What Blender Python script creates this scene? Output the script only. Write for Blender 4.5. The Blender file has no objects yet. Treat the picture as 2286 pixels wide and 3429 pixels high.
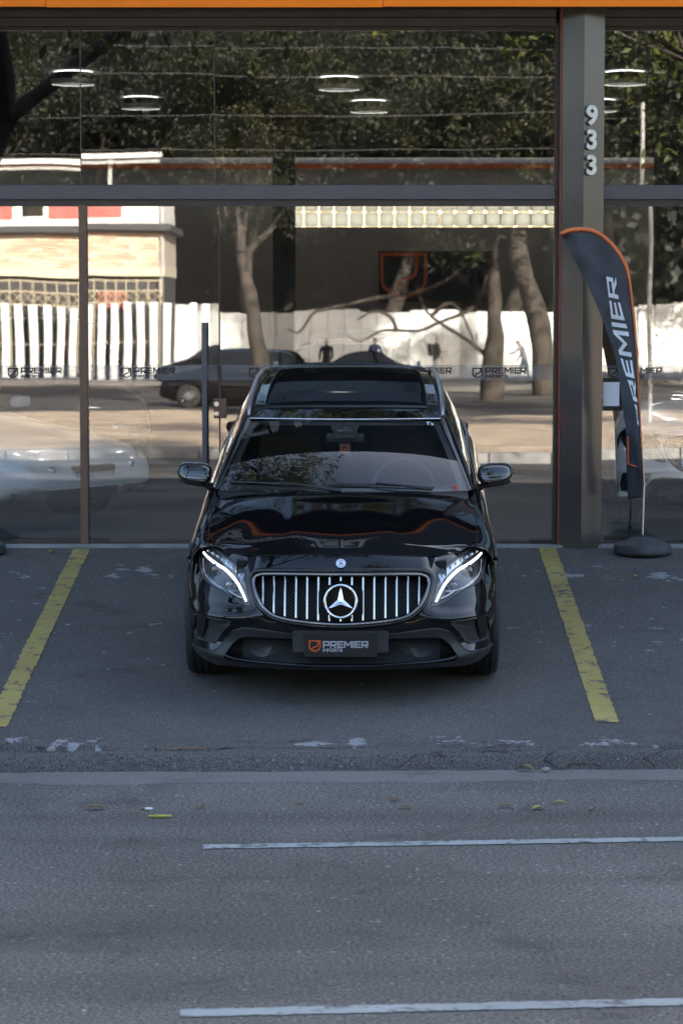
import bpy, bmesh, math, random
import numpy as np
from mathutils import Vector, Matrix, Quaternion
R=math.radians
sc=bpy.context.scene
# ------------------------------------------------------------------ camera
FL=90.0; CAMZ=1.62
cam=bpy.data.cameras.new('camera'); camo=bpy.data.objects.new('camera',cam); sc.collection.objects.link(camo)
cam.sensor_fit='VERTICAL'; cam.sensor_height=36; cam.lens=FL; cam.clip_start=.1; cam.clip_end=2000
camo.location=(0,0,CAMZ); camo.rotation_euler=(R(90)-math.atan(629.5/8572.5),0,0)
cam.dof.use_dof=True; cam.dof.focus_distance=14.3; cam.dof.aperture_fstop=5.0
sc.camera=camo
# ------------------------------------------------------------------ light
SUN_EL=R(22.5); SUN_AZ=R(22)
w=bpy.data.worlds.new('World'); sc.world=w; w.use_nodes=True
nt=w.node_tree; bg=nt.nodes['Background']; sky=nt.nodes.new('ShaderNodeTexSky'); sky.sky_type='NISHITA'
sky.sun_disc=False; sky.sun_elevation=SUN_EL; sky.sun_rotation=SUN_AZ; sky.air_density=1.0; sky.dust_density=3.0; sky.ozone_density=1.0
nt.links.new(sky.outputs[0],bg.inputs[0]); bg.inputs[1].default_value=.13
sun=bpy.data.lights.new('sun','SUN'); suno=bpy.data.objects.new('sun',sun); sc.collection.objects.link(suno)
sun.energy=5.0; sun.angle=R(.6); sun.color=(1,.93,.82)
sv=Vector((math.sin(SUN_AZ)*math.cos(SUN_EL),math.cos(SUN_AZ)*math.cos(SUN_EL),math.sin(SUN_EL)))
suno.rotation_euler=sv.to_track_quat('Z','Y').to_euler(); suno.location=(8,30,20)
sc.view_settings.view_transform='Standard'; sc.view_settings.look='None'; sc.view_settings.exposure=2.6; sc.view_settings.gamma=1
sc.render.engine='CYCLES'; cy=sc.cycles
cy.use_denoising=True
try: cy.denoiser='OPENIMAGEDENOISE'
except Exception: pass
cy.max_bounces=10; cy.transparent_max_bounces=24; cy.glossy_bounces=6; cy.transmission_bounces=8; cy.diffuse_bounces=4
cy.caustics_reflective=False; cy.caustics_refractive=False; cy.sample_clamp_indirect=6
# ------------------------------------------------------------------ materials
def newmat(n):
    m=bpy.data.materials.new(n); m.use_nodes=True; t=m.node_tree
    return m,t,t.nodes['Principled BSDF'],t.nodes['Material Output']
def N(t,typ,**k):
    n=t.nodes.new('ShaderNode'+typ)
    for a,b in k.items():
        if a.startswith('i_'): n.inputs[a[2:].replace('_',' ')].default_value=b
        else: setattr(n,a,b)
    return n
def ramp(t,fac,stops):
    r=t.nodes.new('ShaderNodeValToRGB'); e=r.color_ramp.elements
    while len(e)<len(stops): e.new(.5)
    for x,(p,c) in zip(e,stops): x.position=p; x.color=c if len(c)==4 else (*c,1)
    t.links.new(fac,r.inputs[0]); return r
def pbr(n,col,rough=.5,metal=0,var=0,vs=6,bump=0,bs=80,coat=0,spec=.5,rv=0,coord='Object',emit=None,sheen=0):
    m,t,b,o=newmat(n); c=(*col,1)
    b.inputs['Base Color'].default_value=c; b.inputs['Roughness'].default_value=rough; b.inputs['Metallic'].default_value=metal
    b.inputs['Specular IOR Level'].default_value=spec; b.inputs['Coat Weight'].default_value=coat; b.inputs['Coat Roughness'].default_value=.02
    if emit: b.inputs['Emission Color'].default_value=(*emit[0],1); b.inputs['Emission Strength'].default_value=emit[1]
    if var or bump or rv:
        tc=N(t,'TexCoord')
    if var or rv:
        nz=N(t,'TexNoise'); nz.inputs['Scale'].default_value=vs; nz.inputs['Detail'].default_value=6; t.links.new(tc.outputs[coord],nz.inputs[0])
        if var:
            r=ramp(t,nz.outputs[0],[(.3,tuple(x*(1-var) for x in col)),(.7,tuple(min(1,x*(1+var)) for x in col))]); t.links.new(r.outputs[0],b.inputs['Base Color'])
        if rv:
            r2=ramp(t,nz.outputs[0],[(.3,(max(0,rough-rv),)*3),(.7,(min(1,rough+rv),)*3)]); t.links.new(r2.outputs[0],b.inputs['Roughness'])
    if bump:
        n2=N(t,'TexNoise'); n2.inputs['Scale'].default_value=bs; n2.inputs['Detail'].default_value=4; t.links.new(tc.outputs[coord],n2.inputs[0])
        bp=N(t,'Bump'); bp.inputs['Strength'].default_value=bump; bp.inputs['Distance'].default_value=.01; t.links.new(n2.outputs[0],bp.inputs['Height']); t.links.new(bp.outputs[0],b.inputs['Normal'])
    return m
def glassmat(n,tint,ior=1.5,wav=0,ws=.6,rough=0,alpha=1.0,haze=0):
    """clear sheet glass: fresnel mix of see-through and mirror"""
    m,t,b,o=newmat(n); t.nodes.remove(b)
    tr=N(t,'BsdfTransparent'); tr.inputs[0].default_value=(*tint,1); gl=N(t,'BsdfGlossy'); gl.inputs['Roughness'].default_value=rough; gl.inputs[0].default_value=(1,1,1,1)
    fr=N(t,'Fresnel'); mx=N(t,'MixShader')
    L=t.links.new; ge=N(t,'NewGeometry'); mr=N(t,'MapRange'); mr.inputs[3].default_value=ior; mr.inputs[4].default_value=1/ior; L(ge.outputs['Backfacing'],mr.inputs[0]); L(mr.outputs[0],fr.inputs[0]); L(fr.outputs[0],mx.inputs[0]); L(tr.outputs[0],mx.inputs[1]); L(gl.outputs[0],mx.inputs[2])
    if wav:
        tc=N(t,'TexCoord'); nz=N(t,'TexNoise'); nz.inputs['Scale'].default_value=ws; nz.inputs['Detail'].default_value=1.5; L(tc.outputs['Object'],nz.inputs[0])
        bp=N(t,'Bump'); bp.inputs['Strength'].default_value=1; bp.inputs['Distance'].default_value=wav; L(nz.outputs[0],bp.inputs['Height']); L(bp.outputs[0],gl.inputs['Normal'])
    out=mx
    if haze:
        df=N(t,'BsdfDiffuse'); df.inputs[0].default_value=(.6,.6,.6,1); m2=N(t,'MixShader'); m2.inputs[0].default_value=haze; L(mx.outputs[0],m2.inputs[1]); L(df.outputs[0],m2.inputs[2]); out=m2
    L(out.outputs[0],o.inputs[0]); return m
MT={}
MT['paint']=pbr('black_car_paint',(.0035,.0035,.0045),.035,coat=0,spec=.5)
MT['paint_white']=pbr('white_car_paint',(.72,.73,.74),.25,coat=1)
MT['gloss_black']=pbr('piano_black',(.004,.004,.005),.04)
MT['plastic']=pbr('dark_textured_plastic',(.028,.029,.032),.48,bump=.25,bs=900,var=.15,vs=9)
MT['plastic_black']=pbr('black_plastic',(.008,.008,.009),.4)
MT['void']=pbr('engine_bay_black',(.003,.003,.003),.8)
MT['chrome']=pbr('chrome',(.82,.83,.85),.07,1)
MT['chrome_slat']=pbr('slat_chrome',(.42,.415,.41),.13,1,var=.1,vs=30)
MT['chrome_dark']=pbr('dark_chrome',(.22,.21,.20),.14,1)
MT['alu']=pbr('satin_aluminium',(.62,.63,.65),.28,1,var=.08,vs=20)
MT['tyre']=pbr('tyre_rubber',(.014,.014,.015),.7,bump=.3,bs=300,var=.2,vs=15)
MT['auto_glass']=glassmat('windscreen_glass',(.82,.85,.84),1.46)
MT['side_glass']=pbr('tinted_side_glass',(.006,.007,.007),.02,coat=.4)
MT['lens']=glassmat('headlight_cover',(.94,.95,.96),1.45)
MT['lamp_dark']=pbr('headlamp_housing',(.045,.046,.05),.2)
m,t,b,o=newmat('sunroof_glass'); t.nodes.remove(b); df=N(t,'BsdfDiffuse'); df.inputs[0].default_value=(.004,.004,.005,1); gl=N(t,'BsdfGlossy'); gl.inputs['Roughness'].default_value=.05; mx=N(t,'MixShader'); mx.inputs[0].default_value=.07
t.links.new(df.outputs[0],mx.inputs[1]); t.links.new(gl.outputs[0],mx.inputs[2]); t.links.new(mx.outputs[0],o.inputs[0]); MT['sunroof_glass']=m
MT['lamp_grey']=pbr('headlamp_reflector',(.55,.56,.58),.2,.9)
MT['drl']=pbr('daytime_light',(.9,.95,1),.4,emit=((.86,.95,1),.6))
MT['led_clear']=pbr('clear_led',(.75,.77,.82),.08,.7)
MT['red_lamp']=pbr('tail_lamp',(.3,.004,.004),.15,coat=.5,emit=((1,.03,.02),1.6))
MT['seat']=pbr('seat_leather',(.035,.035,.037),.5,bump=.3,bs=150)
MT['dash']=pbr('dashboard',(.025,.025,.027),.6,bump=.3,bs=200)
MT['plate_black']=pbr('plate_black',(.010,.010,.011),.5)
MT['letter_grey']=pbr('letter_silver',(.42,.43,.45),.45)
MT['letter_white']=pbr('letter_white',(.75,.77,.82),.6)
MT['letter_dark']=pbr('letter_dark',(.012,.012,.014),.5)
MT['orange']=pbr('orange_panel',(.97,.23,.012),.42,var=.03,vs=3,spec=.2)
MT['orange_print']=pbr('orange_print',(.66,.12,.02),.5)
MT['red_print']=pbr('red_print',(.6,.04,.05),.5)
MT['acm']=pbr('dark_composite_panel',(.026,.026,.027),.35,.15,var=.10,vs=2.5,rv=.06)
MT['pillar_bronze']=pbr('bronze_composite_panel',(.105,.092,.082),.17,.35,var=.08,vs=2.0,rv=.04)
MT['frame']=pbr('anodised_frame',(.045,.043,.044),.38,.4,var=.12,vs=8)
MT['frame_grey']=pbr('grey_transom',(.085,.088,.10),.42,.3,var=.06,vs=6)
MT['bronze']=pbr('bronze_mullion',(.13,.085,.06),.4,.3,var=.1,vs=7)
MT['glass']=glassmat('shopfront_glass',(.965,.972,.97),2.0,wav=.0013,ws=.7,haze=.001)
MT['sticker']=None
MT['wall_grey']=pbr('grey_wall_paint',(.36,.355,.345),.8,var=.06,vs=1.2,bump=.1,bs=60)
MT['wall_dark']=pbr('charcoal_wall',(.05,.05,.052),.7,var=.15,vs=2)
MT['ceiling']=pbr('black_ceiling',(.018,.018,.018),.9)
MT['floor_tile']=pbr('polished_floor',(.012,.012,.013),.5,var=.12,vs=2,spec=.2)
MT['steel_num']=pbr('brushed_steel',(.40,.40,.39),.4,.9,var=.15,vs=40)
MT['cloth']=pbr('banner_cloth',(.055,.058,.068),.85,bump=.5,bs=25,var=.1,vs=12)
MT['cloth_dark']=pbr('banner_cloth_back',(.028,.029,.034),.9,bump=.5,bs=25)
MT['cloth_orange']=pbr('banner_hem',(.70,.19,.06),.8,bump=.3,bs=40,var=.08,vs=20)
MT['base_rubber']=pbr('weight_rubber',(.045,.046,.05),.6,bump=.5,bs=40,var=.25,vs=9)
MT['strip_orange']=pbr('painted_edge',(.20,.05,.03),.5,var=.15,vs=5)
MT['paper']=pbr('paper',(.78,.79,.82),.7)
MT['concrete']=pbr('concrete',(.27,.265,.26),.85,var=.25,vs=5,bump=.5,bs=60,coord='Object')
MT['lamp_emit']=pbr('downlight_lamp',(.9,.9,.9),.5,emit=((1,.98,.94),6.5))
MT['ring_light']=pbr('lamp_rim',(.35,.35,.34),.5)
MT['skin']=pbr('skin',(.30,.17,.11),.55); MT['denim']=pbr('denim',(.16,.24,.36),.8,var=.2,vs=30); MT['grey_shirt']=pbr('grey_cotton',(.28,.29,.31),.85); MT['black_cloth']=pbr('black_cotton',(.012,.012,.014),.85); MT['grey_trouser']=pbr('grey_trouser',(.16,.16,.16),.85); MT['navy']=pbr('navy_cotton',(.03,.035,.09),.85); MT['hair']=pbr('dark_hair',(.012,.009,.008),.6)
MT['bark']=pbr('bark',(.050,.041,.034),.9,var=.75,vs=3,bump=1.0,bs=7)
MT['iron']=pbr('painted_iron',(.40,.34,.24),.6); MT['lintel']=pbr('beige_lintel',(.62,.56,.42),.8,var=.1,vs=2); MT['stucco_red']=pbr('red_render',(.46,.14,.12),.85,var=.2,vs=1.5); MT['stucco_white']=pbr('white_render',(.74,.71,.68),.85,var=.1,vs=1.5); MT['mortar']=pbr('mortar',(.55,.47,.40),.9); MT['brick_a']=pbr('brick_pink',(.66,.42,.30),.85,var=.15,vs=3); MT['brick_b']=pbr('brick_tan',(.72,.53,.38),.85,var=.15,vs=3); MT['brick_c']=pbr('brick_pale',(.76,.60,.48),.85,var=.15,vs=3)
MT['white_sheet']=pbr('white_painted_sheet',(.80,.81,.80),.55,var=.08,vs=1.5); MT['grey_sheet']=pbr('weathered_sheet',(.42,.43,.43),.6,var=.12,vs=1.5)
MT['leaf_brown']=pbr('dry_leaf',(.20,.13,.06),.8,var=.3,vs=30); MT['leaf_yellow']=pbr('yellow_leaf',(.38,.33,.06),.7,var=.25,vs=30); MT['stone']=pbr('pale_stone',(.22,.215,.20),.9,var=.2,vs=25,bump=.5,bs=60); MT['cig_white']=pbr('cigarette_paper',(.75,.74,.70),.8)
MT['wire']=pbr('cable_sheath',(.07,.07,.07),.6); MT['post_paint']=pbr('white_post_paint',(.36,.36,.34),.6,var=.1,vs=4)
def leafmat(n,a,b_):
    m,t,b,o=newmat(n); g=N(t,'ObjectInfo'); tc=N(t,'TexCoord'); nz=N(t,'TexNoise'); nz.inputs['Scale'].default_value=1.3; nz.inputs['Detail'].default_value=5; t.links.new(tc.outputs['Object'],nz.inputs[0])
    r=ramp(t,nz.outputs[0],[(.46,a),(.66,b_)]); t.links.new(r.outputs[0],b.inputs['Base Color']); b.inputs['Roughness'].default_value=.55
    tl=N(t,'BsdfTranslucent'); t.links.new(r.outputs[0],tl.inputs[0]); mx=N(t,'MixShader'); mx.inputs[0].default_value=.3
    t.links.new(b.outputs[0],mx.inputs[1]); t.links.new(tl.outputs[0],mx.inputs[2]); t.links.new(mx.outputs[0],o.inputs[0]); return m
MT['leaf']=leafmat('foliage',(.007,.010,.004),(.056,.062,.018)); MT['leaf2']=leafmat('foliage_dark',(.004,.006,.003),(.024,.030,.010)); MT['leaf3']=leafmat('foliage_yellow',(.035,.050,.010),(.17,.175,.03))  # ramps paint deep shade and sunlit clumps; the dark one is a shaded copy
def asphalt(n,dark,light,grain,gs,fleck=None,fl_th=.66,stain=.35,bump=.6,crack=None,bands=False):
    m,t,b,o=newmat(n); L=t.links.new; tc=N(t,'TexCoord'); P=tc.outputs['Object']
    def noise(s,d=5,rough=.6,dist=0):
        q=N(t,'TexNoise'); q.inputs['Scale'].default_value=s; q.inputs['Detail'].default_value=d; q.inputs['Roughness'].default_value=rough; q.inputs['Distortion'].default_value=dist; L(P,q.inputs[0]); return q.outputs[0]
    big=noise(.55,6,.62); r0=ramp(t,big,[(.32,dark),(.7,light)])
    fine=noise(gs,3,.8); rf=ramp(t,fine,[(.30,(1-grain,)*3),(.5,(1,1,1)),(.72,(1+grain*1.3,)*3)])
    mu=N(t,'MixRGB',blend_type='MULTIPLY'); mu.inputs[0].default_value=1; L(r0.outputs[0],mu.inputs[1]); L(rf.outputs[0],mu.inputs[2]); col=mu.outputs[0]
    vo=N(t,'TexVoronoi'); vo.inputs['Scale'].default_value=gs*.55; L(P,vo.inputs[0]); vr=ramp(t,vo.outputs['Color'],[(.80,(0,0,0)),(.92,(1,1,1))])
    vd=ramp(t,vo.outputs['Distance'],[(.18,(1,1,1)),(.36,(0,0,0))]); vm=N(t,'MixRGB',blend_type='MULTIPLY'); vm.inputs[0].default_value=1; L(vr.outputs[0],vm.inputs[1]); L(vd.outputs[0],vm.inputs[2])
    ad=N(t,'MixRGB',blend_type='MIX'); L(vm.outputs[0],ad.inputs[0]); L(col,ad.inputs[1]); ad.inputs[2].default_value=(*(min(1,c*2.6+.02) for c in light),1); col=ad.outputs[0]
    st=noise(1.7,7,.7,.6); sr=ramp(t,st,[(.30,(1-stain,)*3),(.45,(1,1,1))]); m3=N(t,'MixRGB',blend_type='MULTIPLY'); m3.inputs[0].default_value=1; L(col,m3.inputs[1]); L(sr.outputs[0],m3.inputs[2]); col=m3.outputs[0]
    if fleck:
        for (ymin,ymax,th,fs) in fleck:
            sx=N(t,'SeparateXYZ'); L(P,sx.inputs[0]); mr=N(t,'MapRange',interpolation_type='SMOOTHSTEP'); L(sx.outputs[1],mr.inputs[0]); mr.inputs[1].default_value=ymin; mr.inputs[2].default_value=(ymin+ymax)/2
            mr2=N(t,'MapRange',interpolation_type='SMOOTHSTEP'); L(sx.outputs[1],mr2.inputs[0]); mr2.inputs[1].default_value=ymax; mr2.inputs[2].default_value=(ymin+ymax)/2
            mm=N(t,'Math',operation='MULTIPLY'); L(mr.outputs[0],mm.inputs[0]); L(mr2.outputs[0],mm.inputs[1])
            nn=N(t,'TexNoise'); nn.inputs['Scale'].default_value=fs; nn.inputs['Detail'].default_value=8; nn.inputs['Roughness'].default_value=.68; L(P,nn.inputs[0])
            ma=N(t,'Math',operation='MULTIPLY_ADD'); L(mm.outputs[0],ma.inputs[0]); ma.inputs[1].default_value=.12; L(nn.outputs[0],ma.inputs[2])
            rr=ramp(t,ma.outputs[0],[(th,(0,0,0)),(th+.02,(1,1,1))])
            mx=N(t,'MixRGB'); L(rr.outputs[0],mx.inputs[0]); L(col,mx.inputs[1]); mx.inputs[2].default_value=(.26,.262,.265,1); col=mx.outputs[0]
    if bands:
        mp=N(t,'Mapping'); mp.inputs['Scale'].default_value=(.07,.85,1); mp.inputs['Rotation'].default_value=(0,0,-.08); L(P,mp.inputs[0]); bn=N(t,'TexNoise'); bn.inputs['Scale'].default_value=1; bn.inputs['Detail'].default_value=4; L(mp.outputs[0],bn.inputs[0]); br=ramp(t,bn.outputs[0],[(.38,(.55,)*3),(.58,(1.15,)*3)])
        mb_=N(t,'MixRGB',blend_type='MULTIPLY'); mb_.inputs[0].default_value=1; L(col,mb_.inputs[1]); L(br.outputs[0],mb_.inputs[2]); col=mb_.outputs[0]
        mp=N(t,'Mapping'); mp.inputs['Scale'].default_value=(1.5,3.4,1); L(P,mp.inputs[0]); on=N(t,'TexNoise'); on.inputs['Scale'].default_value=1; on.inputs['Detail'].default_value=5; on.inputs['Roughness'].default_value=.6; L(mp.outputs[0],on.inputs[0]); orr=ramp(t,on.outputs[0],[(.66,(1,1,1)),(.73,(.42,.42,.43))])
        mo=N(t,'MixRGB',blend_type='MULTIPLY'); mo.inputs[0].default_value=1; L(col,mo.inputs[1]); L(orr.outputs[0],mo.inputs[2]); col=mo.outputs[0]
    if crack:
        mp=N(t,'Mapping'); mp.inputs['Scale'].default_value=(1.6,7.5,1); L(P,mp.inputs[0]); cn=N(t,'TexNoise'); cn.inputs['Scale'].default_value=1.0; cn.inputs['Detail'].default_value=3; cn.inputs['Roughness'].default_value=.5; L(mp.outputs[0],cn.inputs[0])
        cr_=ramp(t,cn.outputs[0],[(.488,(1,1,1)),(.499,(.3,.29,.28)),(.503,(.3,.29,.28)),(.514,(1,1,1))]); sx=N(t,'SeparateXYZ'); L(P,sx.inputs[0]); c0,c1=crack
        m1=N(t,'MapRange',interpolation_type='SMOOTHSTEP'); L(sx.outputs[1],m1.inputs[0]); m1.inputs[1].default_value=c0-.1; m1.inputs[2].default_value=c0+.05
        m2=N(t,'MapRange',interpolation_type='SMOOTHSTEP'); L(sx.outputs[1],m2.inputs[0]); m2.inputs[1].default_value=c1+.12; m2.inputs[2].default_value=c1-.05
        mk=N(t,'Math',operation='MULTIPLY'); L(m1.outputs[0],mk.inputs[0]); L(m2.outputs[0],mk.inputs[1]); mc=N(t,'MixRGB',blend_type='MULTIPLY'); L(mk.outputs[0],mc.inputs[0]); L(col,mc.inputs[1]); L(cr_.outputs[0],mc.inputs[2]); col=mc.outputs[0]
    L(col,b.inputs['Base Color']); b.inputs['Roughness'].default_value=.85
    bp=N(t,'Bump'); bp.inputs['Strength'].default_value=bump; bp.inputs['Distance'].default_value=.006; L(fine,bp.inputs['Height']); L(bp.outputs[0],b.inputs['Normal']); return m
MT['forecourt']=asphalt('forecourt_asphalt',(.068,.061,.056),(.100,.090,.083),.85,95,fleck=[(16.9,18.5,.70,4.2),(12.9,13.4,.685,5.0),(13.0,18.7,.75,8.0)],bump=.6,crack=(12.92,13.22))
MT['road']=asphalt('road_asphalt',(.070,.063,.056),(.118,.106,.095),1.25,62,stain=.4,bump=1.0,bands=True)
MT['gutter']=asphalt('gutter_concrete',(.125,.116,.106),(.18,.167,.153),.35,110,stain=.3,bump=.4)
MT['earth']=pbr('median_earth',(.52,.40,.28),.95,var=.35,vs=1.2,bump=.6,bs=20)
def linepaint(n,col,under,th,s):
    m,t,b,o=newmat(n); L=t.links.new; tc=N(t,'TexCoord'); a=N(t,'TexNoise'); a.inputs['Scale'].default_value=s; a.inputs['Detail'].default_value=9; a.inputs['Roughness'].default_value=.72; L(tc.outputs['Object'],a.inputs[0])
    r=ramp(t,a.outputs[0],[(th-.07,under),(th,col)]); c=N(t,'TexNoise'); c.inputs['Scale'].default_value=1.5; c.inputs['Detail'].default_value=4; L(tc.outputs['Object'],c.inputs[0]); r2=ramp(t,c.outputs[0],[(.3,(.78,)*3),(.7,(1.1,)*3)])
    mu=N(t,'MixRGB',blend_type='MULTIPLY'); mu.inputs[0].default_value=1; L(r.outputs[0],mu.inputs[1]); L(r2.outputs[0],mu.inputs[2]); L(mu.outputs[0],b.inputs['Base Color']); b.inputs['Roughness'].default_value=.75
    bp=N(t,'Bump'); bp.inputs['Strength'].default_value=.5; bp.inputs['Distance'].default_value=.004; L(a.outputs[0],bp.inputs['Height']); L(bp.outputs[0],b.inputs['Normal']); return m
MT['yellow']=linepaint('yellow_line_paint',(.36,.275,.085),(.085,.082,.078),.465,9)
MT['white_line']=linepaint('white_line_paint',(.30,.32,.315),(.11,.11,.108),.475,10)
m,t,b,o=newmat('glass_block'); t.nodes.remove(b); tl=N(t,'BsdfTranslucent'); tl.inputs[0].default_value=(.36,.37,.35,1); gl=N(t,'BsdfGlossy'); gl.inputs['Roughness'].default_value=.1; mx=N(t,'MixShader'); mx.inputs[0].default_value=.06
t.links.new(tl.outputs[0],mx.inputs[1]); t.links.new(gl.outputs[0],mx.inputs[2]); t.links.new(mx.outputs[0],o.inputs[0]); MT['glass_block']=m
MT['added_skylight']=MT['glass_block'].copy(); MT['added_skylight'].name='added_skylight_sheet'; [setattr(n.inputs[0],'default_value',(.20,.205,.20,1)) for n in MT['added_skylight'].node_tree.nodes if n.type=='BSDF_TRANSLUCENT']  # translucent sheet of an added roof opening that brightens the back wall
m,t,b,o=newmat('frosted_film'); t.nodes.remove(b); tr=N(t,'BsdfTransparent'); df=N(t,'BsdfDiffuse'); df.inputs[0].default_value=(.42,.42,.42,1); mx=N(t,'MixShader'); mx.inputs[0].default_value=.26
t.links.new(tr.outputs[0],mx.inputs[1]); t.links.new(df.outputs[0],mx.inputs[2]); t.links.new(mx.outputs[0],o.inputs[0]); MT['film']=m
# ------------------------------------------------------------------ mesh helpers
COL=sc.collection
def obj(name,V,Fc,mat,parent=None,smooth=None,loc=None):
    me=bpy.data.meshes.new(name); me.from_pydata([tuple(map(float,v)) for v in V],[],[tuple(map(int,f)) for f in Fc]); me.update()
    if mat is not None: me.materials.append(MT[mat] if isinstance(mat,str) else mat)
    if smooth is not None:
        me.shade_smooth()
        if smooth<180: me.set_sharp_from_angle(angle=R(smooth))
    o=bpy.data.objects.new(name,me); COL.objects.link(o); o.parent=parent
    if loc is not None: o.location=loc
    return o
def again(o,parent,loc=None,name=None):
    c=bpy.data.objects.new(name or o.name.split('.')[0],o.data); COL.objects.link(c); c.parent=parent
    if loc is not None: c.location=loc
    return c
def tag(o,label,cat,group=None):
    o['label']=label; o['category']=cat
    if group: o['group']=group
    return o
def thing(name,label,cat,loc=(0,0,0),rz=0,group=None):
    o=bpy.data.objects.new(name,None); COL.objects.link(o); o.location=loc; o.rotation_euler=(0,0,rz); o.empty_display_size=.2
    return tag(o,label,cat,group)
def struct(name,V,Fc,mat,smooth=None):
    o=obj(name,V,Fc,mat,None,smooth); o['kind']='structure'; return o
class MB:
    def __init__(s): s.V=[]; s.F=[]
    def add(s,V,Fc):
        k=len(s.V); s.V+= [tuple(v) for v in V]; s.F+=[tuple(i+k for i in f) for f in Fc]; return s
    def box(s,x0,x1,y0,y1,z0,z1):
        return s.add([(x0,y0,z0),(x1,y0,z0),(x1,y1,z0),(x0,y1,z0),(x0,y0,z1),(x1,y0,z1),(x1,y1,z1),(x0,y1,z1)],[(0,3,2,1),(4,5,6,7),(0,1,5,4),(1,2,6,5),(2,3,7,6),(3,0,4,7)])
    def bev(s,x0,x1,y0,y1,z0,z1,b):
        bm=bmesh.new(); bmesh.ops.create_cube(bm,size=1)
        for v in bm.verts: v.co=Vector(((x0+x1)/2+v.co.x*(x1-x0),(y0+y1)/2+v.co.y*(y1-y0),(z0+z1)/2+v.co.z*(z1-z0)))
        bmesh.ops.bevel(bm,geom=bm.edges[:],offset=b,segments=2,affect='EDGES',profile=.5); bm.verts.index_update()
        s.add([v.co[:] for v in bm.verts],[[v.index for v in f.verts] for f in bm.faces]); bm.free(); return s
    def tube(s,pts,r,n=10,cap=True,closed=False,flat=1.0,up=None):
        P=[Vector(p) for p in pts]; m=len(P); rr=r if hasattr(r,'__len__') else [r]*m; rings=[]; pu=None
        for i in range(m):
            a=P[(i-1)%m] if (closed or i>0) else P[i]; b=P[(i+1)%m] if (closed or i<m-1) else P[i]
            d=(b-a).normalized() if (b-a).length>1e-9 else Vector((0,0,1))
            if pu is None:
                u=Vector(up) if up else (Vector((0,0,1)) if abs(d.z)<.9 else Vector((0,1,0)))
            else: u=pu
            u=(u-d*u.dot(d)); u=u.normalized() if u.length>1e-6 else d.orthogonal().normalized(); v=d.cross(u); pu=u
            rings.append([P[i]+(u*math.cos(2*math.pi*k/n)*flat+v*math.sin(2*math.pi*k/n))*rr[i] for k in range(n)])
        V=[p for r_ in rings for p in r_]; Fc=[]
        for i in range(m if closed else m-1):
            j=(i+1)%m
            for k in range(n): Fc.append((i*n+k,i*n+(k+1)%n,j*n+(k+1)%n,j*n+k))
        if cap and not closed: Fc+= [tuple(range(n-1,-1,-1)),tuple((m-1)*n+k for k in range(n))]
        return s.add(V,Fc)
    def lathe(s,prof,n=48,axis='x',c=(0,0,0),closed=False,a0=0,a1=2*math.pi):
        full=abs(a1-a0-2*math.pi)<1e-6; m=len(prof); V=[]; Fc=[]; K=n if full else n+1
        for k in range(K):
            a=a0+(a1-a0)*k/n; ca,sa=math.cos(a),math.sin(a)
            for (h,r) in prof:
                if axis=='x': V.append((c[0]+h,c[1]+r*ca,c[2]+r*sa))
                elif axis=='y': V.append((c[0]+r*ca,c[1]+h,c[2]+r*sa))
                else: V.append((c[0]+r*ca,c[1]+r*sa,c[2]+h))
        for k in range(n):
            j=(k+1)%K
            for i in range(m if closed else m-1):
                q=(i+1)%m; Fc.append((k*m+i,j*m+i,j*m+q,k*m+q))
        return s.add(V,Fc)
    def poly(s,P2,d0,d1,mp):
        """prism from a 2-d outline, mp(a,b,d)->xyz"""
        n=len(P2); V=[mp(a,b,d0) for a,b in P2]+[mp(a,b,d1) for a,b in P2]
        return s.add(V,[tuple(range(n)),tuple(range(2*n-1,n-1,-1))]+[(i,i+n,(i+1)%n+n,(i+1)%n) for i in range(n)])
    def strip(s,path,th,d0,d1,mp,closed=False):
        p=np.array(path,float); n=len(p); L=[];Rr=[]
        for i in range(n):
            a=p[i]-p[i-1] if (i>0 or closed) else p[1]-p[0]; b=p[(i+1)%n]-p[i] if (i<n-1 or closed) else p[-1]-p[-2]
            a=a/np.linalg.norm(a); b=b/np.linalg.norm(b); na=np.array([-a[1],a[0]]); nb=np.array([-b[1],b[0]]); mt=na+nb; mt/=np.linalg.norm(mt); k=th/2/max(.35,mt@na)
            L.append(p[i]+mt*k); Rr.append(p[i]-mt*k)
        m=n if closed else n-1
        V=[mp(*q,d0) for q in L]+[mp(*q,d0) for q in Rr]+[mp(*q,d1) for q in L]+[mp(*q,d1) for q in Rr]; Fc=[]
        for i in range(m):
            j=(i+1)%n; Fc+=[(i,j,n+j,n+i),(2*n+i,3*n+i,3*n+j,2*n+j),(i,2*n+i,2*n+j,j),(n+i,n+j,3*n+j,3*n+i)]
        if not closed: Fc+=[(0,n,3*n,2*n),(n-1,3*n-1,4*n-1,2*n-1)]
        return s.add(V,Fc)
    def build(s,name,mat,parent=None,smooth=None,loc=None):
        return obj(name,s.V,s.F,mat,parent,smooth,loc)
    def struct(s,name,mat,smooth=None): return struct(name,s.V,s.F,mat,smooth)
def gridf(nu,nv,fn):
    V=[fn(i/(nu-1),j/(nv-1)) for i in range(nu) for j in range(nv)]
    return V,[(i*nv+j,(i+1)*nv+j,(i+1)*nv+j+1,i*nv+j+1) for i in range(nu-1) for j in range(nv-1)]
def cr(pts,n):
    p=np.array(pts,float); p=np.vstack([2*p[0]-p[1],p,2*p[-1]-p[-2]]); out=[]
    for i in range(1,len(p)-2):
        for k in range(n):
            t=k/n; a,b,c,d=p[i-1:i+3]; out.append(.5*((2*b)+(c-a)*t+(2*a-5*b+4*c-d)*t*t+(3*b-a-3*c+d)*t**3))
    out.append(p[-2]); return np.array(out)
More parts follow.
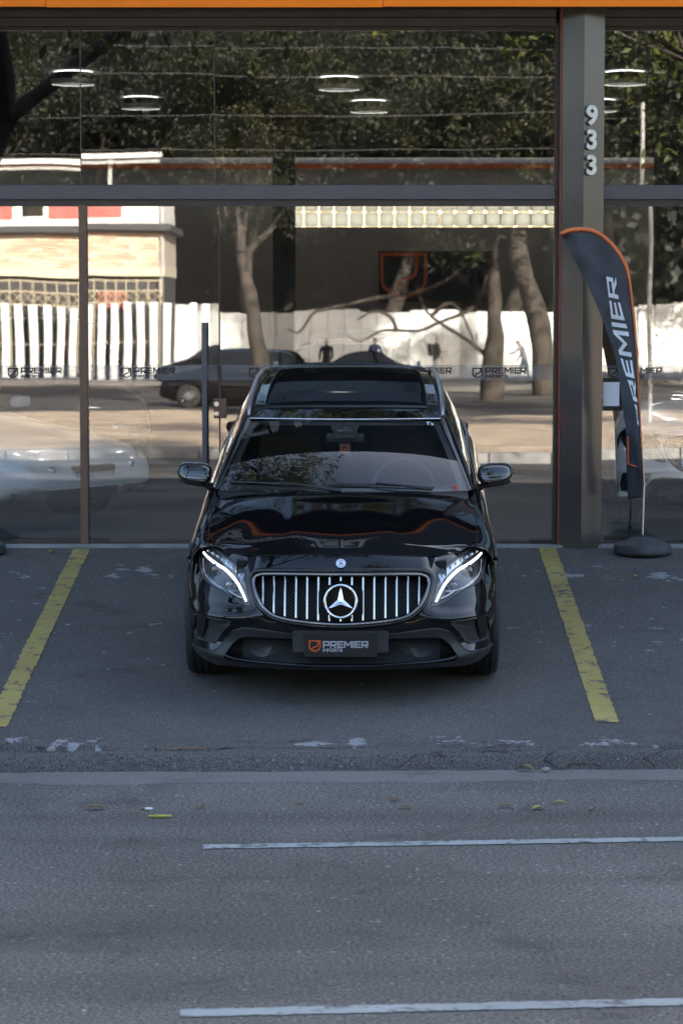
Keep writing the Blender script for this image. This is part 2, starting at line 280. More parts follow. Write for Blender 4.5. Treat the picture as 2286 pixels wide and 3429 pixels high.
def copy_tree(o,parent=None,swap=None):
    c=o.copy(); COL.objects.link(c); c.parent=parent
    if swap and o.type=='MESH':
        for i,ms in enumerate(c.material_slots):
            nm=ms.material.name if ms.material else ''
            if nm in swap: ms.link='OBJECT'; ms.material=swap[nm]
    for ch in o.children: copy_tree(ch,c,swap)
    return c
# lettering: block strokes, unit height
TH=.2
def glyph(mb,ch,x,S,mp,d0,d1,t=TH,wk=1.0):
    h=t/2; w={'I':t,'M':1.15,'P':.92,'R':.95,'E':.82,'O':.95,'T':.85,'S':.88}.get(ch,.9)*(wk if ch!='I' else 1)
    Q=lambda a,b,d: mp(x+a*S,b*S,d)
    if ch=='P': mb.strip([(h,0),(h,1-h),(w-h,1-h),(w-h,.4),(t,.4)],t,d0,d1,Q)
    if ch=='R': mb.strip([(h,0),(h,1-h),(w-h,1-h),(w-h,.42),(t,.42)],t,d0,d1,Q); mb.poly([(.36*w,.42-h),(.66*w,.42-h),(w+.06,0),(w-.24,0)],d0,d1,Q)
    if ch=='E': mb.strip([(w,1-h),(h,1-h),(h,h),(w,h)],t,d0,d1,Q); mb.strip([(t,.5),(w-.04,.5)],t*.9,d0,d1,Q)
    if ch=='M':
        mb.strip([(h,0),(h,1)],t,d0,d1,Q); mb.strip([(w-h,0),(w-h,1)],t,d0,d1,Q)
        mb.poly([(t,1),(t,.70),(w/2,.22),(w/2,.52)],d0,d1,Q); mb.poly([(w-t,1),(w/2,.52),(w/2,.22),(w-t,.70)],d0,d1,Q)
    if ch=='I': mb.strip([(h,0),(h,1)],t,d0,d1,Q)
    if ch=='O': mb.strip([(h,h),(h,1-h),(w-h,1-h),(w-h,h)],t,d0,d1,Q,closed=True)
    if ch=='T': mb.strip([(0,1-h),(w,1-h)],t,d0,d1,Q); mb.strip([(w/2,0),(w/2,1-t)],t,d0,d1,Q)
    if ch=='S': mb.strip([(w,1-h),(h,1-h),(h,.5),(w-h,.5),(w-h,h),(0,h)],t,d0,d1,Q)
    return w*S
def word(mb,txt,x,S,mp,d0,d1,gap=.14,t=TH,wk=1.0):
    for ch in txt:
        x+=glyph(mb,ch,x,S,mp,d0,d1,t,wk)+gap*S
    return x
def shield(mb,S,mp,d0,d1,t=.09):
    Q=lambda a,b,d: mp(a*S,b*S,d); h=t/2
    c=cr([(1-h,.5),(.93,.3),(.75,.14),(.5,h)],5)[1:]; l=[(1-q[0],q[1]) for q in c[::-1][1:]]
    mb.strip([(h,1-h),(1-h,1-h),(1-h,.5)]+[tuple(q) for q in c]+l+[(h,.5)],t,d0,d1,Q,closed=True)
    mb.strip([tuple(q) for q in cr([(.77,1-t),(.77,.66),(.70,.50),(.52,.43),(.36,.36),(.32,.19)],5)],t,d0,d1,Q)
# ================================================================== ground
from mathutils import noise as MN
TA=math.tan(R(5.5)); GY=18.8; ROADZ=-.645
def rampz(y): return (y-GY)*TA
mb=MB(); mb.add([(-500,-500,-.9),(500,-500,-.9),(500,500,-.9),(-500,500,-.9)],[(0,1,2,3)]); mb.struct('ground','earth')
kerbY=lambda x:12.85+.03*x
V=[];Fc=[]
xs=np.linspace(-60,60,61); V=[(x,kerbY(x)-.12,ROADZ) for x in xs]+[(x,-4.6,ROADZ) for x in xs]; n=len(xs)
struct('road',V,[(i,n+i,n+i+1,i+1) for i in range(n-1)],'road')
V=[(x,kerbY(x)+.12,ROADZ+.004) for x in xs]+[(x,kerbY(x)-.31-.05*MN.noise((x*1.1,3,0)),ROADZ+.004) for x in xs]
xs2=np.linspace(-5,5,801); KN=lambda x:kerbY(x)+.016*MN.noise((x*5,0,7))+.035*MN.noise((x*1.3,2,1))+.008*MN.noise((x*17,2,1))
V=[(x,KN(x)+.004+.012*MN.noise((x*7,4,4))+.006*MN.noise((x*31,4,4)),ROADZ+.004+.004*MN.noise((x*4,1,1))) for x in xs2]+[(x,kerbY(x)-.29-.10*MN.noise((x*1.3,3,0))-.04*MN.noise((x*6,1,0))-.03*MN.noise((x*19,1,0))-.02*MN.noise((x*47,1,0)),ROADZ+.0008) for x in xs2]; n=len(xs2)
struct('gutter',V,[(i,n+i,n+i+1,i+1) for i in range(n-1)],'gutter')
# forecourt: sloping slab with a worn, broken front lip
mb=MB()
def lipz(x,y):
    k=KN(x); d=y-k; z=rampz(y)
    e=min(1,max(0,d/.10)); e=e*e*(3-2*e); low=ROADZ-.05
    zz=low+(z-low)*e**.8
    # crack along the old kerb joint
    cy_=13.04+.02*x+.035*MN.noise((x*2.1,5,0))+.012*MN.noise((x*11,5,0)); c=abs(y-cy_)
    cw=.014*max(0,.35+MN.noise((x*1.7,9,0))*1.6)
    if c<cw: zz-=.028*(1-c/max(cw,1e-4))
    # broken patches
    for (px,py,rx,ry,dp) in ((-2.2,13.07,.62,.11,.035),(-1.5,13.02,.40,.06,.028),(2.15,13.10,.55,.11,.035),(.75,12.99,.2,.04,.015),(-.9,13.02,.35,.03,.015)):
        q=((x-px)/rx)**2+((y-py)/ry)**2+.9*MN.noise((x*6,y*14,2))
        if q<1: zz-=1.5*dp*min(1,(1-q)*3)*(0.65+.5*abs(MN.noise((x*22,y*30,4))))
    return zz+.0012*MN.noise((x*14,y*14,0))*e+.004*MN.noise((x*2,y*3,8))
X0,X1=-3.2,3.4; nx=470; ny=58
def fn(u,v):
    x=X0+(X1-X0)*u; y=kerbY(x)-.03+(13.5-kerbY(x)+.03)*v; z=lipz(x,y)
    if v>.9: z+=(rampz(y)-z)*(v-.9)/.1
    return (x,y,z)
V,Fc=gridf(nx,ny,fn); mb.add(V,Fc)
for (a,b) in ((-40,X0),(X1,40)):
    k0,k1=kerbY(a),kerbY(b); mb.add([(a,k0,ROADZ-.01),(b,k1,ROADZ-.01),(b,k1+.1,rampz(k1+.1)),(a,k0+.1,rampz(k0+.1)),(b,13.5,rampz(13.5)),(a,13.5,rampz(13.5))],[(0,1,2,3),(3,2,4,5)])
mb.add([(-40,13.5,rampz(13.5)),(40,13.5,rampz(13.5)),(40,GY-.13,rampz(GY-.13)),(-40,GY-.13,rampz(GY-.13))],[(0,1,2,3)])
mb.struct('forecourt','forecourt',smooth=40)
# painted markings
def marking(name,c0,c1,w,zf,mat,label,jag=.009,n=220,dz=.004):
    V=[]
    p0=np.array(c0);p1=np.array(c1); d=p1-p0; L=np.linalg.norm(d); d/=L; nn=np.array([-d[1],d[0]])
    for i in range(n):
        q=p0+d*L*i/(n-1)
        for sg in (1,-1):
            e=q+nn*sg*(w/2+jag*MN.noise((q[0]*23+sg*5,q[1]*23,1))+jag*.8*MN.noise((q[0]*70,q[1]*70+sg*9,3))); V.append((e[0],e[1],zf(e[0],e[1])+dz))
    o=obj(name,V,[(2*i,2*i+1,2*i+3,2*i+2) for i in range(n-1)],mat); o['kind']='structure'; o['label']=label; return o
rz=lambda x,y:rampz(y)
marking('parking_line',(-1.892,18.60),(-1.832,13.46),.12,rz,'yellow','faded yellow parking line left of the black car')
marking('parking_line',(1.502,18.66),(1.417,13.56),.125,rz,'yellow','faded yellow parking line right of the black car')
fl=lambda x,y:ROADZ
for (x0,y0,sl,lb) in ((-.60,10.97,.080,'white dashed lane line nearer to the forecourt'),(-.53,8.28,.086,'white dashed lane line at the bottom of the photo')):
    marking('lane_line',(x0,y0),(x0+4.0,y0+4.0*sl),.09,fl,'white_line',lb)
    marking('lane_line',(x0-10.0,y0-10.0*sl),(x0-6.0,y0-6.0*sl),.105,fl,'white_line',lb+', next dash to the left')
# ================================================================== showroom building
bld=thing('showroom_building','dark glazed car showroom with orange fascia above the forecourt','building',(0,GY,0))
def part(name,mat,*boxes,parent=None,smooth=None,bev=0):
    first=None
    for b_ in boxes:
        q=MB(); (q.bev(*b_,bev) if bev else q.box(*b_)); o=q.build(name,mat,parent or bld,smooth); first=first or o
    return first
part('threshold','concrete',(-12,12,-.14,.04,-.06,.006))
part('bottom_track','frame',(-7,1.55,-.012,.05,.0061,.022),(1.90,7.3,-.012,.05,.0061,.022))
part('bottom_rail','frame',(-2.42,-1.72,-.022,-.0121,.0061,.042)); part('bottom_rail','plastic_black',(1.385,1.552,-.03,-.0121,.0061,.034))
lowp=[(-6.9,-4.42),(-4.40,-1.915),(-1.855,-.899),(-.887,1.552),(1.905,4.60),(4.62,7.3)]
upp=[(-6.9,-4.42),(-4.40,-1.902),(-1.894,-.928),(-.918,1.552),(1.905,4.60),(4.62,7.3)]
panes=[]
random.seed(5)
for k,(a,b_) in enumerate(lowp):
    o=part('window_pane','glass',((a-b_)/2,(b_-a)/2,0,.010,-1.228,1.228)); o.location=((a+b_)/2,.012,1.255); panes.append(o)
    o.rotation_euler=(R([.0,.03,.05,-.04,.06,0][k]),0,R([0,.05,-.16,.06,-.10,0][k]))
for k,(a,b_) in enumerate(upp):
    o=part('window_pane','glass',((a-b_)/2,(b_-a)/2,0,.010,-.556,.556)); o.location=((a+b_)/2,.012,3.190)
    o.rotation_euler=(R([0,-.05,.04,.03,-.06,0][k]),0,R([0,.08,-.05,.05,.06,0][k]))
for x in (-1.898,-.923): part('pane_joint','frame_grey',(x-.003,x+.003,.006,.022,2.634,3.746))
part('pane_joint','frame',(-.898,-.888,.0,.03,.025,2.486)); part('pane_joint','frame',(-4.417,-4.403,-.01,.03,.025,2.486))
part('transom','frame_grey',(-7,1.553,-.055,.05,2.524,2.628),(1.898,7.3,-.055,.05,2.524,2.628),bev=.004)
part('door_track','frame',(-7,1.552,-.03,.05,2.479,2.5235),(1.899,7.3,-.03,.05,2.479,2.5235))
part('head_frame','frame',(-7,1.556,-.05,.05,3.836,3.8995),(1.897,7.3,-.05,.05,3.836,3.8995),bev=.003); part('head_frame','frame',(-7,1.556,-.03,.05,3.772,3.8355),(1.897,7.3,-.03,.05,3.772,3.8355),bev=.003); part('glazing_bead','plastic_black',(-7,1.552,-.006,.05,3.747,3.7715),(1.899,7.3,-.006,.05,3.747,3.7715))
part('mullion','bronze',(-1.914,-1.857,-.045,.05,.006,2.4855),bev=.003)
part('jamb','frame',(1.553,1.576,-.03,.06,.006,3.80)); part('edge_strip','strip_orange',(1.579,1.594,-.12,.05,-.012,3.9))
# pillar: shallow V front
q=MB(); pl=[(1.595,.05),(1.595,-.13),(1.744,-.205),(1.897,-.13),(1.897,.05)]
q.add([(x,y,-.03) for x,y in pl]+[(x,y,3.93) for x,y in pl],[(0,1,6,5),(1,2,7,6),(2,3,8,7),(3,4,9,8),(0,4,3,2,1),(5,6,7,8,9)])
pil=q.build('pillar','pillar_bronze',bld)
def digit(ch,size,parent,loc,rz,mat):
    cu=bpy.data.curves.new('d','FONT'); cu.body=ch; cu.size=size; cu.extrude=.012; cu.offset=.006; cu.bevel_depth=.0015; cu.align_x='CENTER'; cu.align_y='CENTER'; cu.resolution_u=6
    to=bpy.data.objects.new('d',cu); COL.objects.link(to); dg=bpy.context.evaluated_depsgraph_get(); me=bpy.data.meshes.new_from_object(to.evaluated_get(dg)); bpy.data.objects.remove(to)
    me.materials.clear(); me.materials.append(MT[mat]); o=bpy.data.objects.new('house_number_digit',me); COL.objects.link(o); o.parent=parent; o.location=loc
    o.rotation_euler=(R(90),0,rz); return o
ar=math.atan2(.075,.153)
for ch,z in (('9',3.113),('3',2.938),('3',2.756)): digit(ch,.188,pil,(1.798,-.205+.054*math.tan(ar)*1.0-.016,z),ar,'steel_num')
# fascia
for k,(a,b_) in enumerate([(-9.3,-6.9),(-6.9,-4.5),(-4.5,-2.1),(-2.1,.295),(.295,2.7),(2.7,5.1),(5.1,7.5),(7.5,9.9)]):
    part('fascia_panel','orange',(a+.002,b_-.002,-.38-.004*(k%2),-.34,3.872-.005*(k%3==0),3.928))
part('fascia_soffit','acm',(-9.3,9.9,-.339,-.051,3.90,3.93))
for k in range(8): part('sign_panel','acm',(-9.3+2.4*k+.003,-6.9+2.4*k-.003,-.36,-.30,3.933,6.2))
q=MB(); word(q,'PREMIER',-2.9,.50,lambda a,b_,d:(a,-.361-d,4.42+b_),0,.05); q.build('sign_letters','letter_white',bld)
q=MB(); word(q,'IMPORTS',-2.9,.20,lambda a,b_,d:(a,-.361-d,4.15+b_),0,.05); q.build('sign_letters','letter_white',bld)
q=MB(); shield(q,.78,lambda a,b_,d:(-3.85+a,-.361-d,4.15+b_),0,.05); q.build('sign_emblem','orange_print',bld)
WTOP=7.5
part('upper_wall','acm',(-20,20,0.06,.4,6.0,WTOP),(-20,-9.3,-.3,.4,3.0,6.0),(9.9,20,-.3,.4,3.0,6.0)); part('flank_wall','wall_dark',(-20,-7,.0,.35,-.6,3.0),(7.3,20,.0,.35,-.6,3.0)); part('flank_wall','wall_dark',(-9.3,-7,.0,.3,3.0,6.0),(7.3,9.9,0,.3,3.0,6.0))
part('roof_slab','concrete',(-20,20,.4,12.0,WTOP-.35,WTOP)); part('rear_upper_wall','concrete',(-20,20,12.0,12.25,4.001,WTOP)); part('added_beam','ceiling',(-9.09,7.89,12.9,13.0,3.665,3.80)); part('added_skylight','added_skylight',(-9,7.8,13.05,15.1,3.84,3.86)); part('spandrel','acm',(-6.999,7.299,.06,.4,3.93,5.999))  # added translucent roof panel brightens the back wall; added dark beam hides it
part('upper_floor','ceiling',(-19.9,19.9,.401,13.04,3.80,4.0)); part('rear_roof','ceiling',(-19.9,-9.0,13.041,15.2,3.80,4.0),(7.81,19.9,13.041,15.2,3.80,4.0))
part('side_wall','wall_grey',(-9.3,-9.1,.36,15.2,0,3.8),(7.9,8.1,.36,15.2,0,3.8))
bw=part('back_wall','wall_grey',(-20,-.70,15.2,15.45,-.2,4.0),(2.9,20,15.2,15.45,-.2,4.0),(-.699,2.899,15.2,15.45,-.2,2.90),(-.699,2.899,15.2,15.45,3.30,4.0))
q=MB(); q.bev(-.093,.093,-.04,.04,-.093,.093,.02); gb=None
for i in range(18):
    for j in range(2):
        l=(-.60+.2*i,15.30,3.0+.2*j)
        if gb is None: gb=q.build('glass_block','glass_block',bw,60,l)
        else: again(gb,bw,l)
q=MB()
for i in range(19): q.box(-.704+.2*i,-.696+.2*i,15.26,15.34,2.9,3.3)
for z in (2.9,3.1,3.3): q.box(-.70,2.9,15.27,15.33,z-.004,z+.004)
q.build('block_joints','concrete',bw)
part('wall_stripe','orange_print',(-9,7.9,15.17,15.199,3.66,3.73))
part('interior_column','wall_dark',(-.74,-.50,9.0,9.3,0,3.8)); part('interior_column','wall_dark',(3.4,3.7,9.0,9.3,0,3.8))

# frosted band and repeated logos on the glass
for k,(a,b_) in enumerate(lowp[1:5]):
    pn=panes[k+1]; w2=(b_-a)/2-.01
    q=MB(); q.add([(-w2,-.004,-.045),(w2,-.004,-.045),(w2,-.004,.065),(-w2,-.004,.065)],[(0,1,2,3)]); q.build('frosted_band','film',pn)
    x=-w2+.03+[.28,.20,.17,.01][k]
    while x<w2-.36:
        q=MB(); shield(q,.075,lambda aa,bb,d,x=x:(x+aa,-.006-d,-.030+bb),0,.001,.12); word(q,'PREMIER',.095,.045,lambda aa,bb,d,x=x:(x+aa,-.006-d,.002+bb),0,.001); word(q,'IMPORTS',.095,.024,lambda aa,bb,d,x=x:(x+aa,-.006-d,-.030+bb),0,.001); x+=.545
        q.build('band_logo','letter_dark',pn)
# door furniture on the glass
dh=MB(); dh.bev(-1.017,-.979,-.115,-.085,.45,1.632,.006); pn=part('door_handle','frame_grey',(-1.004,-.992,-.086,.02,.60,.612),(-1.004,-.992,-.086,.02,1.48,1.492)); dh.build('pull_bar','frame_grey',pn)
lk=part('door_lock','bronze',(-.935,-.842,-.03,.05,.93,1.075),bev=.006); 
for z in (.965,1.035): MB().lathe([(-.038,0),(-.038,.017),(-.031,.02)],20,'y',(-.915,0,z)).build('lock_cylinder','alu',lk,30)
nh=part('notice','plastic_black',(1.915,2.06,-.004,.008,.985,1.225)); part('notice_sheet','paper',(1.917,2.035,-.0065,-.0045,1.02,1.195),parent=nh)
# interior
mb=MB(); mb.add([(-20,GY+.05,0),(20,GY+.05,0),(20,34.2,0),(-20,34.2,0)],[(0,1,2,3)]); mb.struct('showroom_floor','floor_tile')
sb=thing('logo_board','black wall board with orange shield outline at the back of the showroom','sign',(1.25,33.93,2.25)); MB().bev(-.76,.76,-.0,.05,-.33,.33,.006).build('board','plate_black',sb); q=MB(); shield(q,.62,lambda a,b_,d:(-.74+a*1.0,-.004-d,-.31+b_),0,.004,.07); q.build('board_emblem','orange_print',sb)
for k,(x,y,lb) in enumerate(((-2.32,22.4,'left of the front row'),(-.02,22.9,'middle of the front row'),(2.45,22.4,'right of the front row'),(-1.93,24.9,'left of the back row'),(.27,25.3,'middle of the back row'),(2.5,25.2,'right of the back row'))):
    r=thing('ceiling_light','round flat ceiling lamp, '+lb+' inside the showroom','ceiling light',(x,y,3.70),0,'round lamps on the showroom ceiling')
    MB().lathe([(0,.175),(-.012,.185),(0,.2),(.03,.2)],40,'z').build('rim','ring_light',r,40); MB().lathe([(0,.175),(.09,.165)],40,'z').build('can','plastic_black',r,60); MB().lathe([(.09,0),(.09,.165)],40,'z').build('lamp','lamp_emit',r,40)
# ================================================================== feather flags
# banner outline drawn in units of 1.09 mm from its upper left corner
def z8(x,y): return (1.4033+.0010893*x+3e-9*x*y*1.5+6.1e-6*y, 2.4401-.0010923*y)
def flag():
    FX=2.168
    right=[z8(*p) for p in [(140,150),(200,125),(270,117),(350,125),(430,165),(500,230),(560,310),(595,390),(610,480),(625,600),(640,760),(655,950),(662,1150),(672,1350),(682,1550),(690,1680),(697,1820)]]
    hem=[z8(*p) for p in [(158,172),(205,156),(270,150),(345,155),(415,188),(483,250),(540,330),(574,400),(592,485),(608,605),(625,765),(641,952),(650,1152),(661,1352),(673,1552),(683,1682),(693,1820)]]
    left=[z8(*p) for p in [(160,175),(185,222),(215,280),(250,350),(285,420),(322,495),(358,570),(395,650),(430,740),(462,825),(500,930),(528,1070),(550,1250),(572,1400),(600,1530),(640,1650),(688,1790)]]
    return right,hem,left
FR,FH,FLft=flag()
def cr2(p,n): return cr(p,n)
def build_flag(label):
    bx,by=2.170,18.42; r=thing('feather_flag',label,'flag',(bx,by,rampz(by)),0,'feather flags standing in front of the glass'); zb=rampz(by)
    # water base
    MB().lathe([(0,0),(0,.195),(.015,.207),(.05,.208),(.07,.200),(.085,.165),(.10,.12),(.118,.085),(.122,.06),(.118,.04),(.118,0)],56,'z').build('base','base_rubber',r,35)
    MB().tube([(0,0,.11),(0,0,.14)],[.014,.012],12).build('socket','plastic_black',r,40)
    A=cr(FR,6);B=cr(FH,6);C=cr(FLft,6); m=len(A); loc=lambda x,y,z:(x-bx,y-by,z-zb)
    wave=lambda x,z,t:(.030*math.sin(x*24+z*3.2)+.014*math.sin(z*9+x*13)+.010*abs(math.sin(x*17-z*6))+.006*math.sin(z*31+x*20))*min(1,t*1.6)
    # pole: bottom stub and curved part inside the hem
    pts=[loc(bx,by,zb+.12)]+[loc((A[i][0]*.5+B[i][0]*.5),by,(A[i][1]+B[i][1])/2) for i in range(m-1,-1,-4)]
    MB().tube(pts,[.0085]*(len(pts)//2)+[.006]*(len(pts)-len(pts)//2),8).build('pole','alu',r,60)
    K=30; V=[];Fc=[]
    for i in range(m):
        for k in range(K+1):
            t=k/K; x=B[i][0]*(1-t)+C[i][0]*t; z=B[i][1]*(1-t)+C[i][1]*t; V.append(loc(x,by-.012+wave(x,z,t)-.05*t*(i/m)**2*4*max(0,.55-t)*0,z))
    Fc=[(i*(K+1)+k,i*(K+1)+k+1,(i+1)*(K+1)+k+1,(i+1)*(K+1)+k) for i in range(m-1) for k in range(K)]
    cl=obj('cloth',V,Fc,'cloth',r,60); so=cl.modifiers.new('s','SOLIDIFY'); so.thickness=.002
    V=[]
    for i in range(m):
        for k in range(4):
            t=k/3; x=A[i][0]*(1-t)+B[i][0]*t; z=A[i][1]*(1-t)+B[i][1]*t; V.append(loc(x,by-.014-.012*math.sin(math.pi*t),z))
    h=obj('hem','cloth_orange' and V,[(i*4+k,i*4+k+1,(i+1)*4+k+1,(i+1)*4+k) for i in range(m-1) for k in range(3)],'cloth_orange',r,60); so=h.modifiers.new('s','SOLIDIFY'); so.thickness=.003
    # lower twisted tail behind
    q=[z8(*p) for p in [(577,1440),(580,1560),(583,1700),(588,1800),(592,1905)]]; q2=[z8(*p) for p in [(600,1500),(640,1640),(680,1740),(698,1810),(699,1890)]]
    a=cr(q,5);b_=cr(q2,5); V=[]
    for i in range(len(a)):
        for k in range(9):
            t=k/8; x=a[i][0]*(1-t)+b_[i][0]*t; z=a[i][1]*(1-t)+b_[i][1]*t; V.append(loc(x,by+.02+.012*math.sin(x*40+z*4),z))
    tl=obj('tail',V,[(i*9+k,i*9+k+1,(i+1)*9+k+1,(i+1)*9+k) for i in range(len(a)-1) for k in range(8)],'cloth_dark',r,60); so=tl.modifiers.new('s','SOLIDIFY'); so.thickness=.002
    # printed lettering that follows the cloth
    def tx(a_,b2,d):     # a_: 0 bottom .. 1 top ; b2: 0 right .. 1 left (letter tops to the left)
        y=1420-a_*990; X0=np.interp(y,[430,560,690,800,900,1050,1200,1330,1420],[506,522,556,590,606,622,645,656,660]); X1=np.interp(y,[430,560,690,800,900,1050,1200,1330,1420],[444,462,478,492,520,560,608,640,650])
        x,z=z8(X0+(X1-X0)*b2,y-14*b2); 
        # depth from the cloth sheet
        i=int(np.argmin(abs(B[:,1]-z)+ (B[:,0]<2.1)*9)); t=min(1,max(0,(B[i][0]-x)/max(.01,B[i][0]-np.interp(z,C[::-1,1],C[::-1,0]))))
        return loc(x,by-.0155+wave(x,z,t)-d,z)
    q=MB(); L=word(MB(),'PREMIER',0,1,lambda a,b,d:(a,b,d),0,.01,.16); sgl=MB()
    for piece in [None]:
        fine=MB(); word(fine,'PREMIER',0,1,lambda a,b,d:(a,b,d),0,1,.16)
    bm=bmesh.new(); vs=[bm.verts.new(v) for v in fine.V]
    for f_ in fine.F:
        try: bm.faces.new([vs[i] for i in f_])
        except ValueError: pass
    bmesh.ops.subdivide_edges(bm,edges=[e for e in bm.edges if e.calc_length()>.25],cuts=3,use_grid_fill=True)
    bm.verts.index_update(); VV=[tx(v.co.x/L,v.co.y,v.co.z*.0015) for v in bm.verts]; FF=[[v.index for v in f_.verts] for f_ in bm.faces]; bm.free()
    obj('flag_lettering',VV,FF,'letter_white',r)
    # orange bracket printed on the tail
    pp=[z8(*p) for p in [(590,1490),(592,1670),(650,1690)]]; q=MB(); q.strip(pp,.009,0,.003,lambda a,b,d:loc(a,by+.004-d+.012*math.sin(a*40+b*4),b)); q.build('tail_print','orange_print',r)
    return r
flag_r=build_flag('dark grey feather flag with orange hem standing right of the 933 pillar')
fl2=copy_tree(flag_r); fl2['label']='dark round flag weight at the left edge of the forecourt, its banner out of frame'; fl2.location=(-2.628,18.43,rampz(18.43))
# ================================================================== the parked car
PC=cr([(0,0),(.15,.006),(.3,.028),(.45,.07),(.55,.112),(.65,.172),(.73,.245),(.79,.325),(.83,.405),(.855,.475),(.868,.53)],12)
WZ=np.array([(.15,.955),(.25,.975),(.35,.99),(.45,1.),(.6,1.),(.7,.985),(.75,.97),(.82,.95),(.9,.93)])
QZ=cr([(.15,.10),(.20,.050),(.235,.010),(.26,.0),(.29,.012),(.33,.026),(.38,.016),(.42,.0),(.46,.0),(.50,.007),(.57,.028),(.65,.055),(.73,.088),(.78,.118),(.82,.153),(.86,.2)],6)
def gauss(v,c,w): return np.exp(-((v-c)/w)**2)
def FS(x,z):
    ax=np.abs(x); xn=np.minimum(ax/np.interp(z,WZ[:,0],WZ[:,1]),.868); k=np.clip((z-.42)/.33,0,1); k=k*k*(3-2*k)
    s=np.interp(xn,PC[:,0],PC[:,1])+np.interp(z,QZ[:,0],QZ[:,1])*(1+2.7*xn**2*k)
    # swage from grille corner to the vent, hollow round the vent
    s=s-.016*gauss(z,.505-.10*(ax-.45),.035)*np.clip((ax-.40)/.12,0,1)*np.clip((.84-ax)/.1,0,1)
    s=s+.012*gauss(ax,.70,.13)*gauss(z,.40,.09)
    zr=.497-.07*(ax-.45)-.02*np.clip((ax-.45)/.15,0,1); e=np.clip((z-zr)/.075,0,1); e=e*e*(3-2*e); mk=np.clip((ax-.44)/.10,0,1); s=s+.042*e*mk*mk*(3-2*mk)
    zl=.30+.02*np.clip((ax-.6)/.2,0,1); f_=np.clip((zl-z)/.05,0,1); s=s-.012*f_*np.clip((ax-.62)/.08,0,1)
    return s
ZT=np.array([(0,.829),(.2,.822),(.4,.801),(.57,.779),(.65,.777),(.72,.787),(.765,.783),(.80,.765),(.825,.745),(.85,.715),(.87,.69)])
ZB=np.array([(0,.212),(.4,.205),(.62,.19),(.72,.178),(.80,.185),(.84,.20),(.87,.215)])
HEAD=[(.772,.773),(.722,.778),(.666,.766),(.611,.746),(.557,.72),(.524,.693),(.527,.671),(.521,.638),(.509,.593),(.493,.546),(.553,.551),(.605,.572),(.645,.594),(.698,.609),(.746,.619),(.782,.642),(.802,.675),(.811,.714),(.799,.751)]
GR=[(0,.726),(.228,.722),(.40,.712),(.445,.702),(.468,.684),(.473,.66),(.462,.622),(.441,.581),(.414,.547),(.367,.514),(.307,.497),(.227,.487),(.121,.479),(0,.474)]
VENT=[(.812,.447),(.745,.455),(.669,.456),(.600,.458),(.604,.436),(.645,.39),(.68,.328),(.7,.311),(.761,.303),(.818,.303),(.828,.347)]
INT=[(0,.392),(.264,.386),(.516,.378),(.555,.365),(.598,.325),(.632,.275),(.645,.245),(.625,.228),(.517,.232),(.327,.236),(0,.234)]
CLAD=[(0,.415),(.263,.414),(.389,.424),(.502,.430),(.553,.421),(.592,.400),(.633,.352),(.672,.296),(.705,.274),(.78,.262),(.846,.25),(.9,.25),(.9,.1),(0,.1)]
def refine(p,d=.012):
    o=[]
    for i in range(len(p)):
        a=np.array(p[i]);b=np.array(p[(i+1)%len(p)]); n=max(1,int(np.linalg.norm(b-a)/d)); o+=[tuple(a+(b-a)*k/n) for k in range(n)]
    return np.array(o)
def smoothpoly(p,closed=True,n=5):
    p=np.array(p); q=np.vstack([p[-2:],p,p[:2]]); c=cr(q,n); return c[2*n:2*n+len(p)*n]
def mirrorpoly(p): # half outline starting and ending on x=0
    return [(x,z) for x,z in p]+[(-x,z) for x,z in p[::-1][1:-1]]
def inside(P,poly):
    x,y=P[:,0],P[:,1]; r=np.zeros(len(P),bool); n=len(poly); j=n-1
    for i in range(n):
        xi,yi=poly[i];xj,yj=poly[j]; c=((yi>y)!=(yj>y))
        with np.errstate(divide='ignore',invalid='ignore'): r^= c&(x<(xj-xi)*(y-yi)/(yj-yi+1e-12)+xi)
        j=i
    return r
def snap(P,poly):
    A=np.array(poly);B=np.roll(A,-1,0); d=B-A; L=(d**2).sum(1); out=P.copy()
    for i,p in enumerate(P):
        t=np.clip(((p-A)*d).sum(1)/L,0,1); c=A+d*t[:,None]; out[i]=c[np.argmin(((c-p)**2).sum(1))]
    return out
def cutgrid(V2,Fq,polys):
    """face labels: 0 outside, k inside polys[k-1]; snaps border vertices of the 2-d grid to the outlines"""
    C=V2[Fq].mean(1); lab=np.zeros(len(Fq),int)
    for k,p in enumerate(polys): lab[inside(C,p)&(lab==0)]=k+1
    V=V2.copy(); done=np.zeros(len(V),bool)
    for k,p in enumerate(polys):
        a=np.zeros(len(V),bool);b=np.zeros(len(V),bool); a[Fq[lab==k+1].ravel()]=True; b[Fq[(lab==0)|(lab>k+1)].ravel()]=True; m=np.where(a&b&~done)[0]; done[m]=True
        if len(m): V[m]=snap(V[m],p)
    return V,lab
def sub(name,V,Fq,mask,mat,parent,smooth=50):
    f=Fq[mask]; u,inv=np.unique(f.ravel(),return_inverse=True); return obj(name,V[u],inv.reshape(f.shape),mat,parent,smooth)
def runs(mb,pts,ok):
    seg=[]
    for p,o_ in list(zip(pts,ok))+[(None,False)]:
        if o_: seg.append(p)
        else:
            if len(seg)>2: mb.tube([seg[0],seg[len(seg)//2],seg[-1]],.0022,4,cap=False)
            seg=[]
def lerp(a,b,t): return np.array(a)*(1-t)+np.array(b)*t
